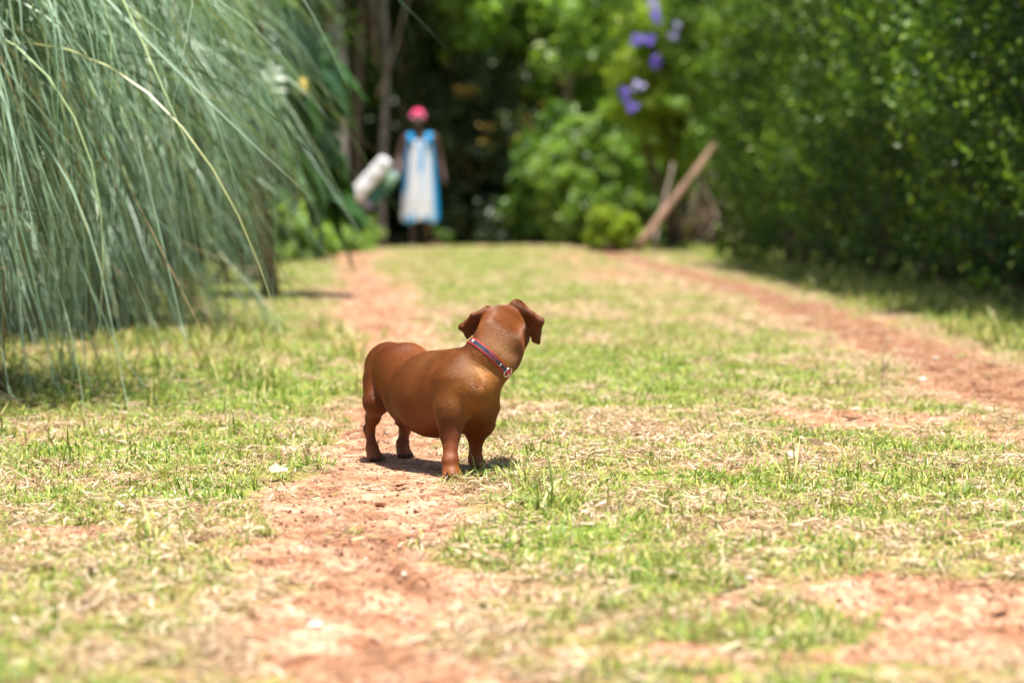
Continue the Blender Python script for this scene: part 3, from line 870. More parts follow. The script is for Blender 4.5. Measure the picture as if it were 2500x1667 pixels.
def limb(a, b, r0, r1, n=7, wob=.03, seed=0, seg=8):
    r = np.random.default_rng(seed)
    t = np.linspace(0, 1, seg)[:, None]
    P_ = np.array(a) * (1 - t) + np.array(b) * t
    o = np.cumsum(r.normal(0, wob, (seg, 3)), 0) ; o[:, 2] *= .3
    o -= o[0]; o -= t * (o[-1]) * .7
    rr = np.linspace(r0, r1, seg) * (1 + r.normal(0, .05, seg)); rr[0] *= 1.25
    return tube(P_ + o, rr, n)
def join(parts):
    Vs, Fs, o = [], [], 0
    for V_, F_ in parts:
        Vs.append(V_); Fs += [tuple(v + o for v in f_) for f_ in F_]; o += len(V_)
    return np.vstack(Vs), Fs

# ---- clipped hedge on the right
def hedge():
    r = np.random.default_rng(31)
    h = empty('hedge', (3.0, 16, 0), 'tall dense clipped hedge of small glossy leaves along the right side of the path', 'hedge')
    def surf(e, z, dep):
        bulge = (fbm(e, z, 1.0, 71, 3) - .5) * .5 + (fbm(e * 1.5, z * .9, 3.6, 75, 2) - .5) * .5
        return 2.40 - .60 * np.clip((e - 11) / 11, 0, 1) + .30 * z / 3.6 + dep - bulge - .10 * np.sin(np.clip(z / 3.6, 0, 1) * 3.1) + .18 * sstep(.7, 0, z)
    ns, per = 8200, 14      # shoots with leaves along them
    e = 6.0 + 16.0 * r.random(ns); z = -.1 + 3.7 * r.random(ns) ** .95
    k = r.random(ns) < sstep(-.1, .9, z) * .85 + .15
    e, z = e[k], z[k]; ns = len(e)
    x = surf(e, z, np.abs(r.normal(0, .10, ns)) + .02)
    dirs = np.stack([r.normal(-.5, .35, ns), r.normal(0, .4, ns), r.normal(.85, .3, ns)], -1); dirs /= np.linalg.norm(dirs, axis=1)[:, None]
    Ls = r.uniform(.10, .42, ns)
    tt = np.linspace(0, 1, per)
    P_ = (np.stack([x, e, z], -1)[:, None] + dirs[:, None] * (Ls[:, None] * tt)[..., None] + r.normal(0, .016, (ns, per, 3))).reshape(-1, 3)
    stn = np.repeat(r.random(ns) * .35, per) + np.tile(tt, ns) * .45 + r.random(ns * per) * .2
    n = 60000               # older leaves behind, toned darker to paint shade into the gaps
    e = 6.0 + 16.0 * r.random(n); z = -.05 + 3.75 * r.random(n); k = r.random(n) < sstep(0, .9, z) * .8 + .2; e, z = e[k], z[k]
    Pb = np.stack([surf(e, z, .16 + np.abs(r.normal(0, .18, len(e)))), e, z], -1)
    P_ = np.vstack([P_, Pb]); P_[:, 2] += ground_h(P_[:, 0], P_[:, 1])
    N_ = np.tile(np.array([-.6, -.35, .6]), (len(P_), 1))
    V1, F1, t1 = leaf_quads(P_, N_, .038, .52, 32, .7, droop=-.6)
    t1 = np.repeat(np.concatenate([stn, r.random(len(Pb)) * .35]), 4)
    # the end face and the inside
    n = 16000
    x = 1.84 + 1.7 * r.random(n); z = 3.7 * r.random(n); y = 22.0 - np.abs(r.normal(0, .2, n)) + (fbm(x, z, 2, 80) - .5) * .5
    V2, F2, t2 = leaf_quads(np.stack([x, y, z], -1), np.tile(np.array([0, .3, .8]), (n, 1)), .06, .5, 33, 1)
    n = 26000
    x = 2.6 + 1.2 * r.random(n); z = .1 + 3.5 * r.random(n); y = 6 + 16 * r.random(n)
    V3, F3, t3 = leaf_quads(np.stack([x, y, z], -1), np.tile(np.array([-.5, 0, .6]), (n, 1)), .10, .6, 34, 1)
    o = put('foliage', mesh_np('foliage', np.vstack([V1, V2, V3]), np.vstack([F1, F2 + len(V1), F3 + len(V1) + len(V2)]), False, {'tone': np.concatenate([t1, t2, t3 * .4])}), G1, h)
    o['kind'] = 'stuff'
    st = []
    for k in range(120):
        y = r.uniform(6.5, 21.6); x = r.uniform(2.85, 3.3) - .60 * max(0, (y - 11) / 11)
        st.append(limb((x, y, -.1), (x + abs(r.normal(0, .15)), y + r.normal(0, .25), r.uniform(.9, 3.2)), r.uniform(.012, .03), .006, 5, .03, k, 6))
    V_, F_ = join(st)
    o = put('stems', poly_mesh('stems', V_, F_), TWIG, h); o['kind'] = 'stuff'
hedge()

# ---- pampas-like fountain grass on the left
def pampas(base, n_leaf, n_stuff, label, seed, hgt=1.0, phis=None, Rb=.22, lmax=3.0, zmin=0.0, fin=68):
    r = np.random.default_rng(seed)
    root = empty('fountain_grass', base, label, 'ornamental grass')
    def gen(n, phi, L, th0, drop, w, z0=None):
        S = 16
        z0 = np.zeros(n) if z0 is None else z0
        a = r.uniform(0, 2 * np.pi, n); rb = Rb * np.sqrt(r.random(n))
        off = z0 * .30 * r.random(n)
        p = np.stack([base[0] + rb * np.cos(a) + off * np.cos(phi), base[1] + rb * np.sin(a) + off * np.sin(phi), base[2] + z0], -1)
        d = np.stack([np.cos(phi), np.sin(phi), np.zeros(n)], -1)
        s = np.stack([-np.sin(phi), np.cos(phi), np.zeros(n)], -1)
        tw = r.normal(0, .5, n)
        bend = r.normal(0, .2, n)
        V = []
        tb = r.uniform(.5, 1.05, n)
        for k in range(S + 1):
            t = k / S
            q = np.clip(t / tb, 0, 1); q = q * q * (3 - 2 * q) * .75 + q * .25
            th = th0 - drop * q
            prof = min(1, .45 + 3 * t) * (1 - max(0, (t - .5) / .5) ** 1.5)
            ww = (w * max(prof, .04))[:, None]
            up = -d * np.sin(th)[:, None] + np.array([0, 0, 1]) * np.cos(th)[:, None]
            sd_ = s * np.cos(tw)[:, None] + up * np.sin(tw)[:, None]
            V += [p - sd_ * ww / 2, p - up * ww * .22, p + sd_ * ww / 2]
            p = p + (d * np.cos(th)[:, None] + s * (bend * t)[:, None] + np.array([0, 0, 1]) * np.sin(th)[:, None]) * (L / S)[:, None]
            low_ = p[:, 2] < .02
            p[low_, 2] = .02 + .01 * r.random(low_.sum())
        return np.stack(V, 1), S
    def faces(n, S):
        b = (np.arange(n) * 3 * (S + 1))[:, None]
        F = []
        for k in range(S):
            for q in (0, 1):
                F.append(b + np.array([3 * k + q, 3 * k + q + 1, 3 * k + q + 4, 3 * k + q + 3]))
        return np.concatenate(F)
    def params(n, front=False):
        phi = r.uniform(0, 2 * np.pi, n) if phis is None else r.normal(phis[0], phis[1], n)
        far = r.random(n)
        if phis is not None: phi = np.where(far < .35, r.uniform(0, 2 * np.pi, n), phi)
        L = r.uniform(.5, 1.0, n) * lmax
        th0 = np.radians(np.clip(r.normal(74, 17, n), 25, 105))
        drop = th0 + np.radians(np.clip(r.normal(fin, 15, n), 25, 95))
        w = r.uniform(.0045, .0095, n) * (1.3 if zmin else 1)
        L = np.where(r.random(n) < .012, L * 1.25, L)
        return phi, L, th0, drop, w, r.uniform(zmin, 1.15, n) * hgt
    V, S = gen(n_stuff, *params(n_stuff))
    o = put('foliage', mesh_np('foliage', V.reshape(-1, 3), faces(n_stuff, S), True, {'tone': np.repeat(r.random(n_stuff), 3 * (S + 1))}), PMAT, root); o['kind'] = 'stuff'
    V, S = gen(n_leaf, *params(n_leaf)); F = faces(1, S)
    tn = r.random(n_leaf) * .93
    for k in range(n_leaf):
        put('leaf', mesh_np('leaf', V[k], F, True, {'tone': np.full(3 * (S + 1), tn[k])}), PMAT, root)
    # dead thatch at the foot
    nd_ = 1500
    phi = r.uniform(0, 6.283, nd_); L = r.uniform(.5, 1.6, nd_); th0 = np.radians(r.uniform(45, 88, nd_)); drop = np.radians(r.uniform(30, 140, nd_))
    V, S = gen(nd_, phi, L, th0, drop, r.uniform(.004, .008, nd_))
    o = put('dead_leaves', mesh_np('dead_leaves', V.reshape(-1, 3), faces(nd_, S), True, {'tone': np.repeat(r.random(nd_), 3 * (S + 1))}), DEADM, root); o['kind'] = 'stuff'
PMAT = leaf_mat('fountain_grass_leaf', [(0, (.06, .12, .06)), (.35, (.18, .30, .18)), (.8, (.40, .54, .40)), (.95, (.30, .38, .14)), (1, (.48, .33, .17))], .34, .6, .14)
DEADM = leaf_mat('dead_grass_leaf', [(0, (.10, .06, .035)), (.6, (.22, .14, .08)), (1, (.40, .27, .16))], .7, .3, .1)
pampas((-2.32, 7.3, 0), 130, 1500, 'nearer blue-green fountain grass at the left edge, long arching leaves brushing the lawn', 811, phis=(-.35, .7), lmax=2.4, hgt=1.15, zmin=.35, fin=84)
pampas((-2.22, 10.6, 0), 150, 5400, 'farther and bigger blue-green fountain grass clump, leaves arching right towards the path', 822, phis=(-.5, .95), Rb=.30, lmax=1.85, hgt=1.2, fin=72)

# ---- broad-leaved plant behind the fountain grass
def broad_leaf():
    n = 22; t = np.linspace(0, 1, n)
    w = .30 * np.sin(np.pi * t ** .75) ** .8 * (1 + .16 * np.sin(t * 40)) * (1 - .1 * t)
    cols = 7; V = []
    for i_ in range(n):
        for j in range(cols):
            s_ = (j / (cols - 1) - .5) * 2
            V.append((t[i_] - .12 * abs(s_) * (1 - t[i_]), s_ * w[i_], -.55 * t[i_] ** 2 + .10 * abs(s_) - .10 * s_ * s_ + .02 * math.sin(t[i_] * 40) * abs(s_)))
    F = [(i_ * cols + j, i_ * cols + j + 1, (i_ + 1) * cols + j + 1, (i_ + 1) * cols + j) for i_ in range(n - 1) for j in range(cols - 1)]
    return V, F
BLM = leaf_mat('broad_leaf', [(0, (.025, .07, .012)), (.5, (.04, .11, .02)), (1, (.07, .16, .025))], .40, .7, .25)
FLY = plain('petal_yellow', (.62, .48, .10), .5, .3, 20, .1)
FLP = plain('petal_pink', (.75, .12, .45), .5, .3, 20, .1)
FLV = plain('petal_violet', (.22, .13, .68), .5, .3, 20, .15)
FLO = plain('petal_orange', (.50, .33, .07), .5, .3, 20, .15)
FLW = plain('petal_pale_violet', (.50, .45, .78), .5, .3, 20, .15)
def petal_mesh(name, s=1.0, k=5):
    V = []; F = []
    for q in range(k):
        a = q * 2 * math.pi / k; c_, s_ = math.cos(a), math.sin(a)
        b = len(V)
        for x, y, z in ((.05, 0, 0), (.5, -.35, .18), (1, -.12, .1), (1, .12, .1), (.5, .35, .18)):
            V.append(((x * c_ - y * s_) * s, (x * s_ + y * c_) * s, z * s))
        F.append((b, b + 1, b + 2, b + 3, b + 4))
    return poly_mesh(name, V, F, False)
def blossoms(root, mat, spots, size, seed, per=9, spread=.07):
    """Each flower head is a part: a cluster of five-petalled blossoms."""
    r = np.random.default_rng(seed)
    base = petal_mesh('flower', 1)
    pv = np.array([v.co[:] for v in base.vertices]); pf = [tuple(p.vertices) for p in base.polygons]
    V = []; F = []
    for q in range(per):
        e = Euler((r.uniform(-1.4, 1.4), r.uniform(-1.4, 1.4), r.uniform(0, 6))).to_matrix()
        off = r.normal(0, spread / 2, 3)
        b = len(V); M = np.array(e)
        V += list(pv @ M.T * size + off); F += [tuple(v + b for v in f_) for f_ in pf]
    me = poly_mesh('flower', V, F, False); me.materials.append(mat)
    for s_ in spots:
        o = bpy.data.objects.new('flower_head', me); link(o, root); o['kind'] = 'stuff'
        o.location = Vector([float(v) for v in s_]) - root.location
        o.rotation_euler = (r.uniform(-.5, .5), r.uniform(-.5, .5), r.uniform(0, 6)); o.scale = [r.uniform(.8, 1.2)] * 3

def broad_plant():
    r = np.random.default_rng(41)
    bx, by = -1.44, 14.4
    root = empty('broadleaf_shrub', (bx, by, 0), 'shrub with very large drooping dark green leaves behind the farther fountain grass', 'shrub')
    V_, F_ = broad_leaf(); 
    meshes = []
    for k in range(4):
        me = poly_mesh('leaf', V_, F_, True, {'tone': np.full(len(V_), (k + .3) / 4)}); me.materials.append(BLM); meshes.append(me)
    st = [limb((bx, by, 0), (bx - .05, by, 2.6), .05, .02, 8, .02, 3, 10)]
    lv = []
    for k in range(46):
        z = r.uniform(.75, 2.6); a = r.uniform(-math.pi, math.pi)
        lv.append((z, a, r.uniform(.26, .46), r.uniform(.08, .32)))
    # those one can tell apart in the view: the pale hanging one above, the dark ones beneath
    lv += [(1.55, -.2, .50, .02), (1.2, -.1, .5, .25), (.95, .1, .55, .22), (.75, -.3, .5, .2), (1.0, -.5, .5, .15), (.6, .2, .48, .22), (1.35, -.6, .45, .2), (1.5, .3, .5, .2)]
    lv += [(r.uniform(.75, 1.65), r.uniform(-1.1, .9), r.uniform(.38, .58), r.uniform(.05, .2)) for k in range(30)]
    for z, a, sc, st_l in lv:
        p0 = np.array([bx, by, z - .15]); p1 = np.array([bx + math.cos(a) * st_l, by + math.sin(a) * st_l, z])
        st.append(limb(p0, p1, .012, .008, 5, .004, int(z * 1000), 4))
        o = bpy.data.objects.new('leaf', meshes[r.integers(0, 4)]); link(o, root)
        o.location = Vector(p1) - root.location
        o.rotation_euler = (r.normal(0, .35), r.uniform(.15, .95), a); o.scale = (sc, sc * r.uniform(.85, 1.15), sc)
    V_, F_ = join(st)
    put('stem', poly_mesh('stem', V_, F_), TWIG, root)
    blossoms(root, FLY, [at(733, 205, 14.1)], .03, 5, 8, .05)
broad_plant()

# ---- shrubs and trees beyond
def shrub(name, loc, rad, n, clusters, size, mat, label, seed, cr=.25, cat='shrub', aspect=.5, stems=5, group=None, lift=.6):
    z0 = float(ground_h(loc[0], loc[1]))
    root = empty(name, (loc[0], loc[1], z0), label, cat, group)
    foliage('foliage', root, mat, (loc[0], loc[1], z0 + rad[2] * lift + (loc[2] if len(loc) > 2 else 0)), rad, n, clusters, size, seed, cr, .35, aspect, zmin=z0)
    r = np.random.default_rng(seed + 5); st = []
    for k in range(stems):
        a = r.uniform(0, 6.28)
        st.append(limb((loc[0] + r.normal(0, .08), loc[1] + r.normal(0, .08), z0 - .05), (loc[0] + math.cos(a) * rad[0] * .6, loc[1] + math.sin(a) * rad[1] * .6, z0 + rad[2] * r.uniform(.7, 1.3)), .03, .008, 6, .03, seed + k, 7))
    V_, F_ = join(st); put('stem', poly_mesh('stem', V_, F_), TWIG, root)
    return root
def tree(loc, h, tr, crown, n, clusters, size, mat, bark, label, seed, lean=(0, 0), cr=.55, cat='tree', group=None, name='tree', limbs=6):
    """crown = (dx, dy, z centre, rx, ry, rz)"""
    z0 = float(ground_h(loc[0], loc[1]))
    root = empty(name, (loc[0], loc[1], z0), label, cat, group)
    r = np.random.default_rng(seed)
    top = np.array([loc[0] + lean[0], loc[1] + lean[1], z0 + h])
    st = [limb((loc[0], loc[1], z0 - .1), top, tr, tr * .4, 9, .05, seed, 12)]
    b = np.array([loc[0], loc[1], z0])
    V_, F_ = join(st); put('trunk', poly_mesh('trunk', V_, F_), bark, root)
    br = []
    for k in range(limbs):
        t = r.uniform(.35, .95); a = r.uniform(0, 6.28); s_ = b + (top - b) * t
        br.append(limb(s_, (loc[0] + crown[0] + math.cos(a) * crown[3] * .7, loc[1] + crown[1] + math.sin(a) * crown[4] * .7, z0 + crown[2] + r.uniform(-.4, .5) * crown[5]), tr * .35, tr * .1, 6, .05, seed + 7 + k, 7))
    V_, F_ = join(br); put('branches', poly_mesh('branches', V_, F_), bark, root)
    foliage('crown', root, mat, (loc[0] + crown[0], loc[1] + crown[1], z0 + crown[2]), crown[3:], n, clusters, size, seed, cr, .3, .5)
    return root
def X(px, Y): return (px - 1250) / 5903 * Y

# trees whose trunks show
tree((X(808, 33), 33), 7.5, .17, (-.5, .5, 6.2, 3, 2.6, 2.2), 9000, 60, .16, G2, BARKP, 'tree with the thick pale trunk left of the person and the sack', 901, (.1, .3))
tree((X(880, 34.5), 34.5), 7.0, .075, (.2, .3, 6.4, 2.4, 2.2, 2.0), 7000, 50, .16, G2, BARK, 'thin brown-trunked tree second left of the person', 902, (.15, 0))
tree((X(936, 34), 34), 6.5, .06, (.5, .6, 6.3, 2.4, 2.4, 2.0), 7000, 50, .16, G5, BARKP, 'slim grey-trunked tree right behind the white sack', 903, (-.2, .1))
tree((X(1392, 35), 35), 6.5, .12, (-.1, -.3, 3.9, 1.9, 1.6, 1.7), 9000, 70, .15, G3, BARKP, 'tree with knotty pale trunk and bright green crown above the orange-flowered bushes', 904, (-.15, .1), .4)
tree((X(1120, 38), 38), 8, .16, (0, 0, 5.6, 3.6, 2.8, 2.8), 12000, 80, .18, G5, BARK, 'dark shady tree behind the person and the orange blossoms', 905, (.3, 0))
tree((X(720, 40), 40), 8.5, .2, (0, 0, 5.8, 3.8, 3, 3), 12000, 80, .18, G2, BARK, 'big tree at the upper left beyond the broad-leaved shrub', 906, (-.3, 0))
tree((X(1700, 38), 38), 8, .18, (0, 0, 5.0, 3.6, 3, 3.2), 12000, 90, .17, G3, BARK, 'spreading green tree behind the leaning pole', 907, (.3, 0))
tree((X(2150, 36), 36), 8, .2, (0, 0, 5.2, 3.6, 3, 3.2), 9000, 70, .18, G2, BARK, 'tree behind the far end of the clipped hedge', 908)
tree((X(380, 34), 34), 8, .2, (0, 0, 5.2, 3.4, 3, 3.2), 9000, 70, .18, G2, BARK, 'tree hidden behind the tops of the fountain grass', 909)
tree((X(1000, 44), 44), 9, .15, (0, 0, 6.0, 4, 3, 3.2), 9000, 60, .2, G5, BARK, 'farthest dark tree in the gap above the person', 910)

# shrubs
s1 = shrub('flowering_shrub', (X(1190, 34.5), 34.5), (1.15, .9, 1.9), 15000, 90, .12, G5, 'dark bush dotted with orange blossoms to the right of the person', 921, .28)
blossoms(s1, FLO, [at(*q) for q in ((1140, 220, 33.7), (1155, 225, 33.7), (1120, 218, 33.8), (1195, 310, 33.7), (1180, 345, 33.7), (1290, 290, 34), (1250, 270, 34), (1305, 325, 33.8), (1310, 320, 33.8), (1225, 300, 33.8), (1260, 350, 33.8), (1330, 255, 34), (1290, 335, 33.8))], .035, 3, 7, .10)
s1b = shrub('flowering_shrub', (X(1120, 36), 36, 2.4), (1.2, .9, 1.3), 9000, 60, .13, G5, 'tall dark bush with yellow blossoms over the head of the person', 922, .3, lift=.3)
blossoms(s1b, FLY, [at(*q) for q in ((1095, 155, 35), (1092, 150, 35), (1110, 30, 35), (1122, 75, 35), (1140, 105, 35), (1150, 222, 35))], .04, 4, 8, .10)
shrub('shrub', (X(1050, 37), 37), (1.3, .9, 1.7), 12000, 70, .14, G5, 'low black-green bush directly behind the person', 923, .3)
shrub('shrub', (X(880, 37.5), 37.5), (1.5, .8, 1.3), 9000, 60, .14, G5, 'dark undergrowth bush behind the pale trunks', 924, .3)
shrub('shrub', (X(1345, 31), 31), (.55, .55, 1.25), 9000, 60, .10, G2, 'upright mid-green bush at the left side of the bright one', 925, .2)
shrub('shrub', (X(1450, 30), 30), (.80, .7, 1.15), 15000, 90, .085, G3, 'rounded bright green bush catching the sun right of the path', 926, .2)
shrub('shrub', (X(1560, 31), 31), (.7, .6, 1.4), 12000, 80, .09, G2, 'bushy green shrub behind the thin leaning stake', 927, .22)
s2 = shrub('flowering_shrub', (X(1640, 28.5), 28.5, .9), (.78, .7, 1.55), 20000, 120, .075, G4, 'tall yellow-green shrub carrying violet flower heads beside the hedge', 928, .2, stems=8, lift=.85)
blossoms(s2, FLV, [at(*q) for q in ((1600, 160, 26.9), (1552, 105, 26.9), (1585, 105, 26.9), (1528, 240, 26.9), (1538, 268, 26.9), (1603, 50, 26.9), (1526, 228, 26.9), (1552, 92, 26.9), (1602, 152, 26.9), (1598, 40, 26.9))], .027, 6, 10, .06)
blossoms(s2, FLW, [at(*q) for q in ((1600, 18, 26.9), (1650, 65, 26.9), (1648, 88, 26.9), (1553, 210, 26.9), (1592, 5, 26.9))], .027, 7, 10, .06)
shrub('shrub', (X(1740, 27.5), 27.5, .8), (.65, .5, 1.9), 16000, 90, .07, G3, 'leafy green shrub grown into the near end of the hedge over the pole', 929, .2, lift=.9)
shrub('grassy_bush', (X(1490, 26.5), 26.5), (.36, .3, .34), 6000, 50, .06, G4, 'small pale yellow-green bush at the foot of the leaning pole', 930, .09, aspect=.25)
shrub('low_bush', (X(800, 27.5), 27.5), (.60, .5, .28), 6000, 50, .075, G3, 'low bright green weeds left of the person at the path edge', 931, .12, aspect=.4)
shrub('low_bush', (X(690, 24), 24), (.55, .5, .40), 6000, 50, .08, G3, 'green herbs under the broad-leaved shrub', 932, .14, aspect=.4)
shrub('shrub', (X(500, 22), 22, .3), (.7, .8, 1.6), 12000, 80, .10, G2, 'leafy green bush between the fountain grass and the wood', 933, .25)
s4 = shrub('flowering_shrub', (X(600, 17), 17, 1.35), (.36, .4, .6), 5000, 60, .075, G3, 'light green bush top with pink flowers over the broad leaves', 934, .18)
blossoms(s4, FLP, [at(620, -2, 16.4), at(600, 3, 16.4)], .04, 8, 9, .06)
shrub('shrub', (X(560, 30), 30), (1.5, 1.2, 2.2), 12000, 80, .13, G2, 'bush mass behind the leafy green one at the left', 935, .3)
shrub('weed', (X(1082, 29.6), 29.6), (.12, .1, .16), 500, 12, .05, G2, 'wispy grey-green weed by the hem of the dress', 936, .05, cat='plant', stems=3)
shrub('shrub', (X(2050, 31), 31), (1.6, 1.2, 2.4), 9000, 80, .13, G2, 'shrub behind the hedge end', 937, .3)
shrub('shrub', (X(1900, 29.5), 29.5), (.9, .8, 1.2), 9000, 70, .09, G5, 'dark low shrub in the hollow under the hedge end', 938, .2)

# the wood: far mass of leaves, closing the view
def wood():
    r = np.random.default_rng(51); n = 60000
    x = r.uniform(-22, 22, n); y = r.uniform(44, 55, n); z = -.8 + 11 * r.random(n) ** .9
    k = fbm(x + y, z, .45, 90, 3) + r.normal(0, .05, n) > .40
    P_ = np.stack([x, y, z], -1)[k]
    V_, F_, t = leaf_quads(P_, np.tile(np.array([0, -.3, .8]), (len(P_), 1)), .42, .6, 52, .8)
    n = 8000   # overhead canopy out of view, added to shade the wood inside
    x = r.uniform(-14, 14, n); y = r.uniform(33, 52, n); z = 6.2 + 2.6 * r.random(n)
    k = fbm(x, y, .5, 95, 3) > .37
    P2 = np.stack([x, y, z], -1)[k]
    V2, F2, t2 = leaf_quads(P2, np.tile(np.array([0, 0, 1.]), (len(P2), 1)), .45, .6, 53, .5)
    o = put('woodland', mesh_np('woodland', np.vstack([V_, V2]), np.vstack([F_, F2 + len(V_)]), False, {'tone': np.concatenate([t, t2])}), G5)
    o['kind'] = 'stuff'
    tag(o, 'dense dark wood closing the view behind the trees')
    for k in range(9):
        px = [640, 770, 845, 965, 1010, 1090, 1250, 1300, 1480][k]
        Y = r.uniform(37, 42); x0 = X(px, Y); z0 = float(ground_h(x0, Y))
        V_, F_ = limb((x0, Y, z0 - .1), (x0 + r.normal(0, .3), Y + .2, z0 + 8.5), r.uniform(.05, .11), .04, 8, .05, 60 + k, 12)
        root = empty('tree', (x0, Y, z0), ['bare stem at the left edge of the wood gap', 'thin stem left of the pale thick trunk', 'thin stem between the pale trunk and the brown one', 'faint stem just left of the headscarf', 'faint stem behind the headscarf', 'thin stem right of the shoulder of the person', 'thin stem inside the orange-flowered bush', 'thin stem left of the knotty pale trunk', 'thin stem behind the rounded bright bush'][k], 'tree', 'slender trees inside the wood')
        put('trunk', poly_mesh('trunk', V_, F_), BARK, root)
        foliage('crown', root, G5, (x0, Y, z0 + 7), (1.3, 1.3, 1.4), 900, 14, .2, 70 + k, .5, .3)
wood()

# ---- poles leaning at the hedge end
def pole(a, b, r0, r1, label, seed, mat=WOOD):
    V_, F_ = limb(a, b, r0, r1, 10, .006, seed, 9)
    me = poly_mesh('pole', V_, F_); o = put('wooden_pole', me, mat)
    tag(o, label, 'pole', 'poles leaning at the hedge end')
pb = at(1556, 606, 25.0); pole(pb, at(1748, 352, 25.6), .046, .038, 'thick weathered pole leaning right into the hedge', 1)
pole(at(1598, 600, 25.8), at(1645, 400, 26.6), .024, .016, 'greyer thinner stake steeper than and behind the thick leaning pole', 2, BARK)
# dead branches under the hedge end
def deadwood():
    r = np.random.default_rng(61); br = []
    root = empty('dead_branches', tuple(at(1740, 595, 26.2)), 'tangle of dry brown branches under the hedge end', 'branches')
    for k in range(30):
        p = at(r.uniform(1650, 1850), r.uniform(545, 605), r.uniform(25.4, 27)); q = at(r.uniform(1650, 1860), r.uniform(370, 520), r.uniform(25.6, 27.2))
        V_, F_ = limb(p, q, r.uniform(.008, .024), .005, 5, .03, 300 + k, 7)
        put('branch', poly_mesh('branch', V_, F_), TWIG if k % 3 else BARK, root)
deadwood()

# ------------------------------------------------------------------ the person
PY = 29.2; PX0 = X(1026, PY); PZ = float(ground_h(PX0, PY))
def W(x, y, z): return np.array([PX0 + x, PY + y, PZ + z])
SKIN = plain('dark_skin', (.085, .046, .032), .45, .4, 12, .2, .2, .002)
f = Field(W(-.42, -.3, -.02), W(.42, .28, 1.70), .0085)
f.ball(W(0, .02, 1.18), (.15, .10, .16), .05)
f.ball(W(0, .02, .88), (.155, .115, .15), .06)
f.cone(W(-.13, .02, 1.325), W(.13, .02, 1.325), .055, .055, .05)
f.cone(W(0, .03, 1.33), W(-.02, .0, 1.45), .052, .047, .03)
f.ball(W(-.025, -.01, 1.545), (.073, .092, .105), .03)
f.ball(W(-.025, -.075, 1.475), (.042, .03, .03), .03)
f.cone(W(-.025, -.098, 1.56), W(-.025, -.115, 1.525), .010, .015, .01)
for s in (-1, 1):
    f.ball(W(-.025 + s * .076, .005, 1.54), (.010, .018, .030), .006)
    f.ball(W(-.025 + s * .030, -.098, 1.565), (.018, .012, .010), .012, sub=True)
    st = -.22 * s
    f.cone(W(s * .08, .02, .84), W(s * .085, .02 + st * .3, .48), .088, .056, .05)
    f.cone(W(s * .085, .02 + st * .3, .48), W(s * .085, .05 - st * .25, .09), .056, .034, .03)
    fy = .05 - st * .25
    f.cone(W(s * .085, fy + .02, .045), W(s * .10, fy - .15, .028), .036, .028, .02)
f.cone(W(-.025, -.104, 1.497), W(-.025, -.107, 1.497), .020, .018, .01)
# arm on the viewer's left, carrying; other arm hanging
f.cone(W(-.175, .02, 1.32), W(-.25, .0, 1.08), .050, .040, .03)
f.cone(W(-.25, .0, 1.08), W(-.235, -.13, .93), .040, .028, .02)
f.cone(W(.175, .02, 1.32), W(.235, .04, 1.07), .050, .040, .03)
f.cone(W(.235, .04, 1.07), W(.285, -.05, .88), .038, .026, .02)
def hand(c, d, side):
    """Palm and five curled fingers hanging from a wrist."""
    d = np.array(d, float); d /= np.linalg.norm(d); s = np.array([0, 1., 0]); n = np.cross(d, s)
    f.cone(c, c + d * .07, .026, .032, .015)
    for k, L in enumerate((.060, .070, .065, .050)):
        b = c + d * .075 + s * (k - 1.5) * .019
        m1 = b + d * L * .6 + n * side * .008; f.cone(b - d * .02, m1, .0095, .0088, .003)
        f.cone(m1, m1 + d * L * .35 + n * side * .030, .0088, .0080, .003)
    f.cone(c + d * .02 - s * .028, c + d * .075 - s * .048 + n * side * .012, .0115, .009, .006)
hand(W(-.235, -.13, .93), (-.35, -.2, -1), 1)
hand(W(.285, -.05, .88), (.15, -.2, -1), -1)
PV, PQ = f.mesh(2)
person = empty('person', tuple(W(0, 0, 0)), 'person in a blue and white dress and pink headscarf carrying a white sack', 'person')
put('body', mesh_np('person_body', PV, PQ, True), SKIN, person)
EW = plain('eye_white', (.7, .68, .64), .3, .5, 20, .05)
for s in (-1, 1):
    c = W(-.025 + s * .030, -.088, 1.563)
    fe = Field(c - .02, c + .02, .003); fe.ball(c, (.014, .008, .007), .002); V_, F_ = fe.mesh(1)
    put('eye', mesh_np('eye', V_, F_, True), EW, person)
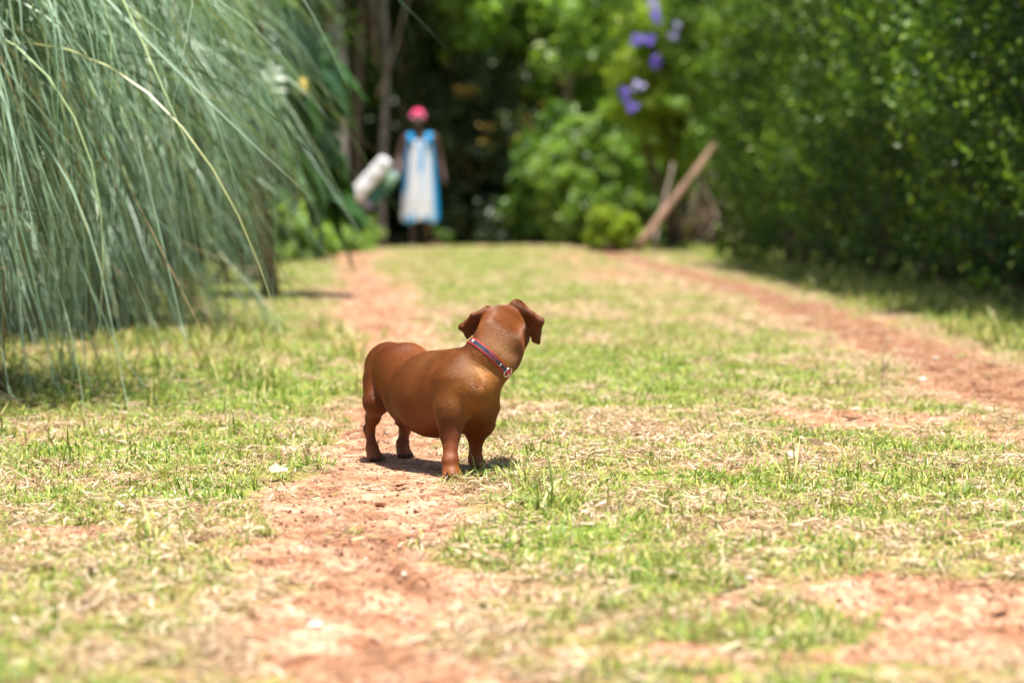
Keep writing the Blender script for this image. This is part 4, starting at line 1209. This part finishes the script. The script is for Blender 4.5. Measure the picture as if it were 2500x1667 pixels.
# dress: cloth tube with folds, wide shoulder straps
def dress():
    rows, cols = 60, 96; V = []; blue = []
    for i_ in range(rows):
        t = i_ / (rows - 1); z = 1.30 - t * 0.98
        hw = np.interp(z, [.27, .6, .9, 1.1, 1.22, 1.30], [.215, .205, .185, .172, .162, .148]); hd = np.interp(z, [.27, .6, .9, 1.1, 1.30], [.20, .18, .15, .135, .115])
        for j in range(cols):
            a = 2 * math.pi * j / cols
            fold = (1 + (.05 + .05 * t) * t * math.sin(a * 9 + 1.3 * math.sin(a * 2) + t) + .02 * math.sin(a * 17 + 2))
            x = math.cos(a) * hw * fold; y = .02 + math.sin(a) * hd * fold
            zz = z + (.03 * math.sin(a * 4 + 1) if i_ == rows - 1 else 0)
            if i_ == 0 : zz = z - .05 * (1 - abs(math.cos(a))) 
            V.append(W(x, y, zz))
            u = math.cos(a)
            b = max(sstep(.72, .86, abs(u)) * (1 - .9 * sstep(.55, .75, t) * (u < 0)), (1 - sstep(.08, .20, abs(u - .10 - .06 * math.sin(t * 9)))) * (1 - sstep(.34, .46, t)))
            b = max(b, sstep(.92, .95, t) * (math.sin(a * 5 + .6) > .2), (1 - sstep(.05, .10, abs(u + .35))) * sstep(.86, .9, t))
            b = max(b, .45 * (1 - sstep(.04, .12, abs(u - .2))) * sstep(.3, .4, t) * (1 - sstep(.6, .8, t)))
            blue.append(b if math.sin(a) < .3 else max(b, float(math.sin(a * 6 + t * 5) > .3)))
    F = [(i_ * cols + j, i_ * cols + (j + 1) % cols, (i_ + 1) * cols + (j + 1) % cols, (i_ + 1) * cols + j) for i_ in range(rows - 1) for j in range(cols)]
    m, nt, out = new_mat('tie_dyed_cotton')
    c = mix(nt, attr(nt, 'blue'), (.80, .80, .84), (.008, .38, .80))
    bsdf(nt, out, c, .85, .2, trans=.2)
    me = poly_mesh('dress', V, F, True, {'blue': blue}); o = put('dress', me, m, person)
    md = o.modifiers.new('thickness', 'SOLIDIFY'); md.thickness = .004
    for s in (-1, 1):
        P_ = [W(s * .10, -.105, 1.24), W(s * .105, -.085, 1.33), W(s * .11, -.03, 1.385), W(s * .11, .05, 1.385), W(s * .10, .115, 1.32), W(s * .10, .13, 1.24)]
        Vq = []
        for q in P_: Vq += [q - np.array([.035, 0, 0]), q + np.array([.035, 0, 0])]
        me = poly_mesh('strap', Vq, [(2 * k, 2 * k + 1, 2 * k + 3, 2 * k + 2) for k in range(5)], True, {'blue': [1.0] * 12})
        o = put('strap', me, m, person); md = o.modifiers.new('thickness', 'SOLIDIFY'); md.thickness = .006
dress()
fs = Field(W(-.16, -.14, 1.48), W(.12, .2, 1.72), .006)
fs.ball(W(-.025, .005, 1.61), (.078, .098, .060), .02)
fs.ball(W(-.025, .115, 1.57), (.035, .03, .03), .02)
fs.cone(W(-.10, -.05, 1.575), W(.05, -.05, 1.575), .02, .02, .02)
V_, F_ = fs.mesh(2)
m, nt, out = new_mat('headscarf_cloth')
cc_ = mix(nt, ramp(nt, noise(nt, 10, 2, opos(nt)), [(.45, (0, 0, 0)), (.55, (1, 1, 1))]), (.75, .02, .10), (.85, .16, .35))
bsdf(nt, out, cc_, .7, .3)
put('headscarf', mesh_np('headscarf', V_, F_, True), m, person)

# sack carried at the side
def sack():
    c = at(925, 452, PY - .15)
    root = empty('sack', tuple(c), 'bulging white and dark green sack with a pale green patch carried by the person', 'bag')
    ux_ = np.array([.66, 0, .75]); uy_ = np.array([.75, 0, -.66]); uz_ = np.array([0, -1., 0])
    def slab(name, x0, x1, y0, y1, z0, z1, mat, rr=.03):
        fb = Field(c - .42, c + .42, .008)
        g_ = np.stack(np.meshgrid(*[fb.lo[k] + fb.h * np.arange(fb.n[k]) for k in range(3)], indexing='ij'), -1) - c
        q = np.stack([g_ @ ux_, g_ @ uy_, g_ @ uz_], -1)
        cen = np.array([(x0 + x1) / 2, (y0 + y1) / 2, (z0 + z1) / 2]); hf = np.array([x1 - x0, y1 - y0, z1 - z0]) / 2 - rr
        dd = np.abs(q - cen) - hf
        fb.F = (np.linalg.norm(np.clip(dd, 0, None), axis=-1) + np.minimum(dd.max(-1), 0) - rr + .006 * np.sin(q[..., 0] * 30) * np.cos(q[..., 1] * 24)).astype(np.float32)
        V_, F_ = fb.mesh(2)
        return put(name, mesh_np(name, V_, F_, True), mat, root)
    WH = plain('sack_white', (.80, .77, .80), .6, .3, 10, .1, .3, .01)
    GN = plain('sack_green', (.05, .15, .12), .6, .3, 10, .3, .3, .01)
    PG = plain('sack_pale_green', (.40, .60, .45), .6, .3, 10, .15, .3, .01)
    LV = plain('sack_lavender', (.38, .34, .50), .7, .3, 10, .2, .3, .01)
    slab('side_panel', -.31, .30, -.21, -.03, -.13, .16, WH, .05)
    slab('front_panel', -.22, .24, -.045, .15, -.10, .10, GN, .05)
    slab('patch', .08, .22, .0, .12, .06, .13, PG, .02)
    slab('base_panel', -.30, -.22, -.14, .12, -.10, .10, LV, .03)
    h0 = c + ux_ * .24; h1 = W(-.275, -.155, .80)
    mid = (h0 + h1) / 2 + np.array([0, 0, -.01])
    V_, F_ = tube([c + ux_ * .2 + uy_ * .05, h0 + uy_ * .06, mid, h1], [.06, .045, .03, .022], 10)
    put('neck', poly_mesh('neck', V_, F_), LV, root)
sack()

# ------------------------------------------------------------------ small things on the ground
def gp(px, py):
    """Ground point seen at a photo pixel."""
    Y = 4.0
    for _ in range(30):
        p = at(px, py, Y); gz = float(ground_z(np.array([p[0]]), np.array([Y]))[0])
        Y *= 1 + (p[2] - gz) / max(CAMZ - gz, .05) * .6 if p[2] > -5 else 1
    p = at(px, py, Y); p[2] = float(ground_z(p[0:1], p[1:2])[0]); return p
DL = plain('dead_leaf_pale', (.60, .48, .33), .7, .3, 40, .3, .4, .001, trans=.15)
DLB = plain('dead_leaf_brown', (.16, .07, .045), .7, .3, 40, .3, .4, .001, trans=.1)
def dead_leaf(px, py, L, mat, label, seed, lift=.02, rz=None):
    r = np.random.default_rng(seed); p = gp(px, py)
    n, c_ = 12, 5; V = []
    for i_ in range(n):
        t = i_ / (n - 1); w = .28 * math.sin(math.pi * t ** .8) + .01
        for j in range(c_):
            s_ = (j / (c_ - 1) - .5) * 2
            V.append(((t - .5) * L, s_ * w * L, (.35 * abs(s_) * w + .25 * (t - .5) ** 2 + .04 * math.sin(t * 9 + s_ * 2)) * L))
    F = [(i_ * c_ + j, i_ * c_ + j + 1, (i_ + 1) * c_ + j + 1, (i_ + 1) * c_ + j) for i_ in range(n - 1) for j in range(c_ - 1)]
    V += [(-.5 * L, 0, .0625 * L), (-.75 * L, .01 * L, .10 * L), (-.75 * L, .03 * L, .10 * L), (-.5 * L, .02 * L, .0625 * L)]; b = n * c_
    F.append((b, b + 1, b + 2, b + 3))
    o = put('dead_leaf', poly_mesh('dead_leaf', V, F), mat, None, tuple(p + np.array([0, 0, lift])))
    o.rotation_euler = (r.uniform(-.4, .4), r.uniform(-.3, .3), r.uniform(0, 6.28) if rz is None else rz)
    tag(o, label, 'leaf', 'fallen leaves on the lawn')
dead_leaf(1990, 1103, .085, DL, 'curled pale fawn dead leaf on the dry lawn at the right', 1, .02, .3)
dead_leaf(222, 1416, .045, DLB, 'dark brown curled leaf in the grass at the lower left', 2, .018)
dead_leaf(2440, 1497, .045, plain('dead_leaf_white', (.75, .72, .68), .6, .3, 40, .15, .4, .001), 'whitish dry leaf near the lower right corner', 3, .018)
dead_leaf(680, 1172, .06, DL, 'long straw-coloured leaf in the grass left of the dog', 4, .02, 1.0)
dead_leaf(975, 1196, .03, DLB, 'small dark curled leaf on the bare soil in front of the dog', 5, .008)
dead_leaf(2080, 1020, .06, DL, 'pale flat leaf at the left of the right wheel track', 6, .02)
dead_leaf(1935, 1130, .04, DL, 'small cream leaf just left of the fawn curled one', 7, .018)
dead_leaf(600, 955, .05, DL, 'pale leaf on the green lawn below the fountain grass', 8, .02)
ST = plain('pebble_pale', (.66, .56, .48), .85, .3, 60, .3, .6, .002)
ST2 = plain('pebble_red', (.45, .24, .15), .9, .2, 60, .3, .6, .002)
def stone(px, py, r0, mat, label, seed):
    V_, F_, _ = pebble(700 + seed); p = gp(px, py)
    o = put('stone', poly_mesh('stone', V_ * r0, F_, True), mat, None, tuple(p + np.array([0, 0, r0 * .2])))
    o.rotation_euler = (0, 0, seed * 1.3)
    tag(o, label, 'stone', 'stones lying on the wheel track')
for k, q in enumerate([(768, 1530, .013, ST, 'whitish stone on the bare soil at the bottom of the wheel track'), (928, 1236, .013, ST2, 'reddish stone half sunk in the track in front of the dog'), (1090, 1358, .008, ST, 'small pale pebble at the grass edge right of the track'),
                       (862, 1300, .012, ST2, 'flat red stone left of the track middle'), (985, 1404, .007, ST, 'tiny white pebble in the middle of the track'), (1020, 1250, .012, ST2, 'red stone beside the grass edge in front of the dog'),
                       (620, 1465, .010, ST, 'pale pebble at the left edge of the soil'), (830, 1500, .011, ST2, 'brownish-red stone just above right of the whitish one'), (1830, 1430, .010, ST, 'pale stone on the dry patch at the lower right'),
                       (2250, 930, .02, ST, 'pale stone on the far right wheel track'), (2285, 880, .016, ST, 'cream stone higher up on the right wheel track')]):
    stone(*q, k)
# dry curled seed stalk by the right track
p = gp(2158, 915)
pts = [p + np.array([0, 0, 0]), p + np.array([-.004, 0, .05]), p + np.array([.002, 0, .09]), p + np.array([.012, 0, .115]), p + np.array([.010, 0, .128]), p + np.array([-.004, 0, .130]), p + np.array([-.014, 0, .118])]
V_, F_ = tube(pts, [.0035, .003, .0028, .0025, .002, .0016, .001], 6)
root = empty('dry_stalk', tuple(p), 'curled dry straw stalk standing beside the right wheel track', 'stalk')
put('stem', poly_mesh('stem', V_, F_), DL, root)
V_, F_ = tube([p, p + np.array([.012, .0, .04]), p + np.array([.024, 0, .075])], [.003, .0035, .001], 6)
put('stem', poly_mesh('stem', V_, F_), DL, root)
# thin upright weed stalk right of the dog
p = gp(1766, 1050)
root = empty('weed_stalk', tuple(p), 'thin green weed stalk rising from the lawn right of the dog', 'plant')
WG = plain('weed_green', (.12, .2, .04), .6, .3, 40, .2)
V_, F_ = tube([p, p + np.array([-.012, 0, .035]), p + np.array([-.018, 0, .075])], [.0014, .0012, .0008], 6)
put('stem', poly_mesh('stem', V_, F_), WG, root)
V_, F_ = tube([p + np.array([-.018, 0, .075]), p + np.array([-.021, 0, .09])], [.0022, .0008], 6)
put('seed_head', poly_mesh('seed_head', V_, F_), WG, root)
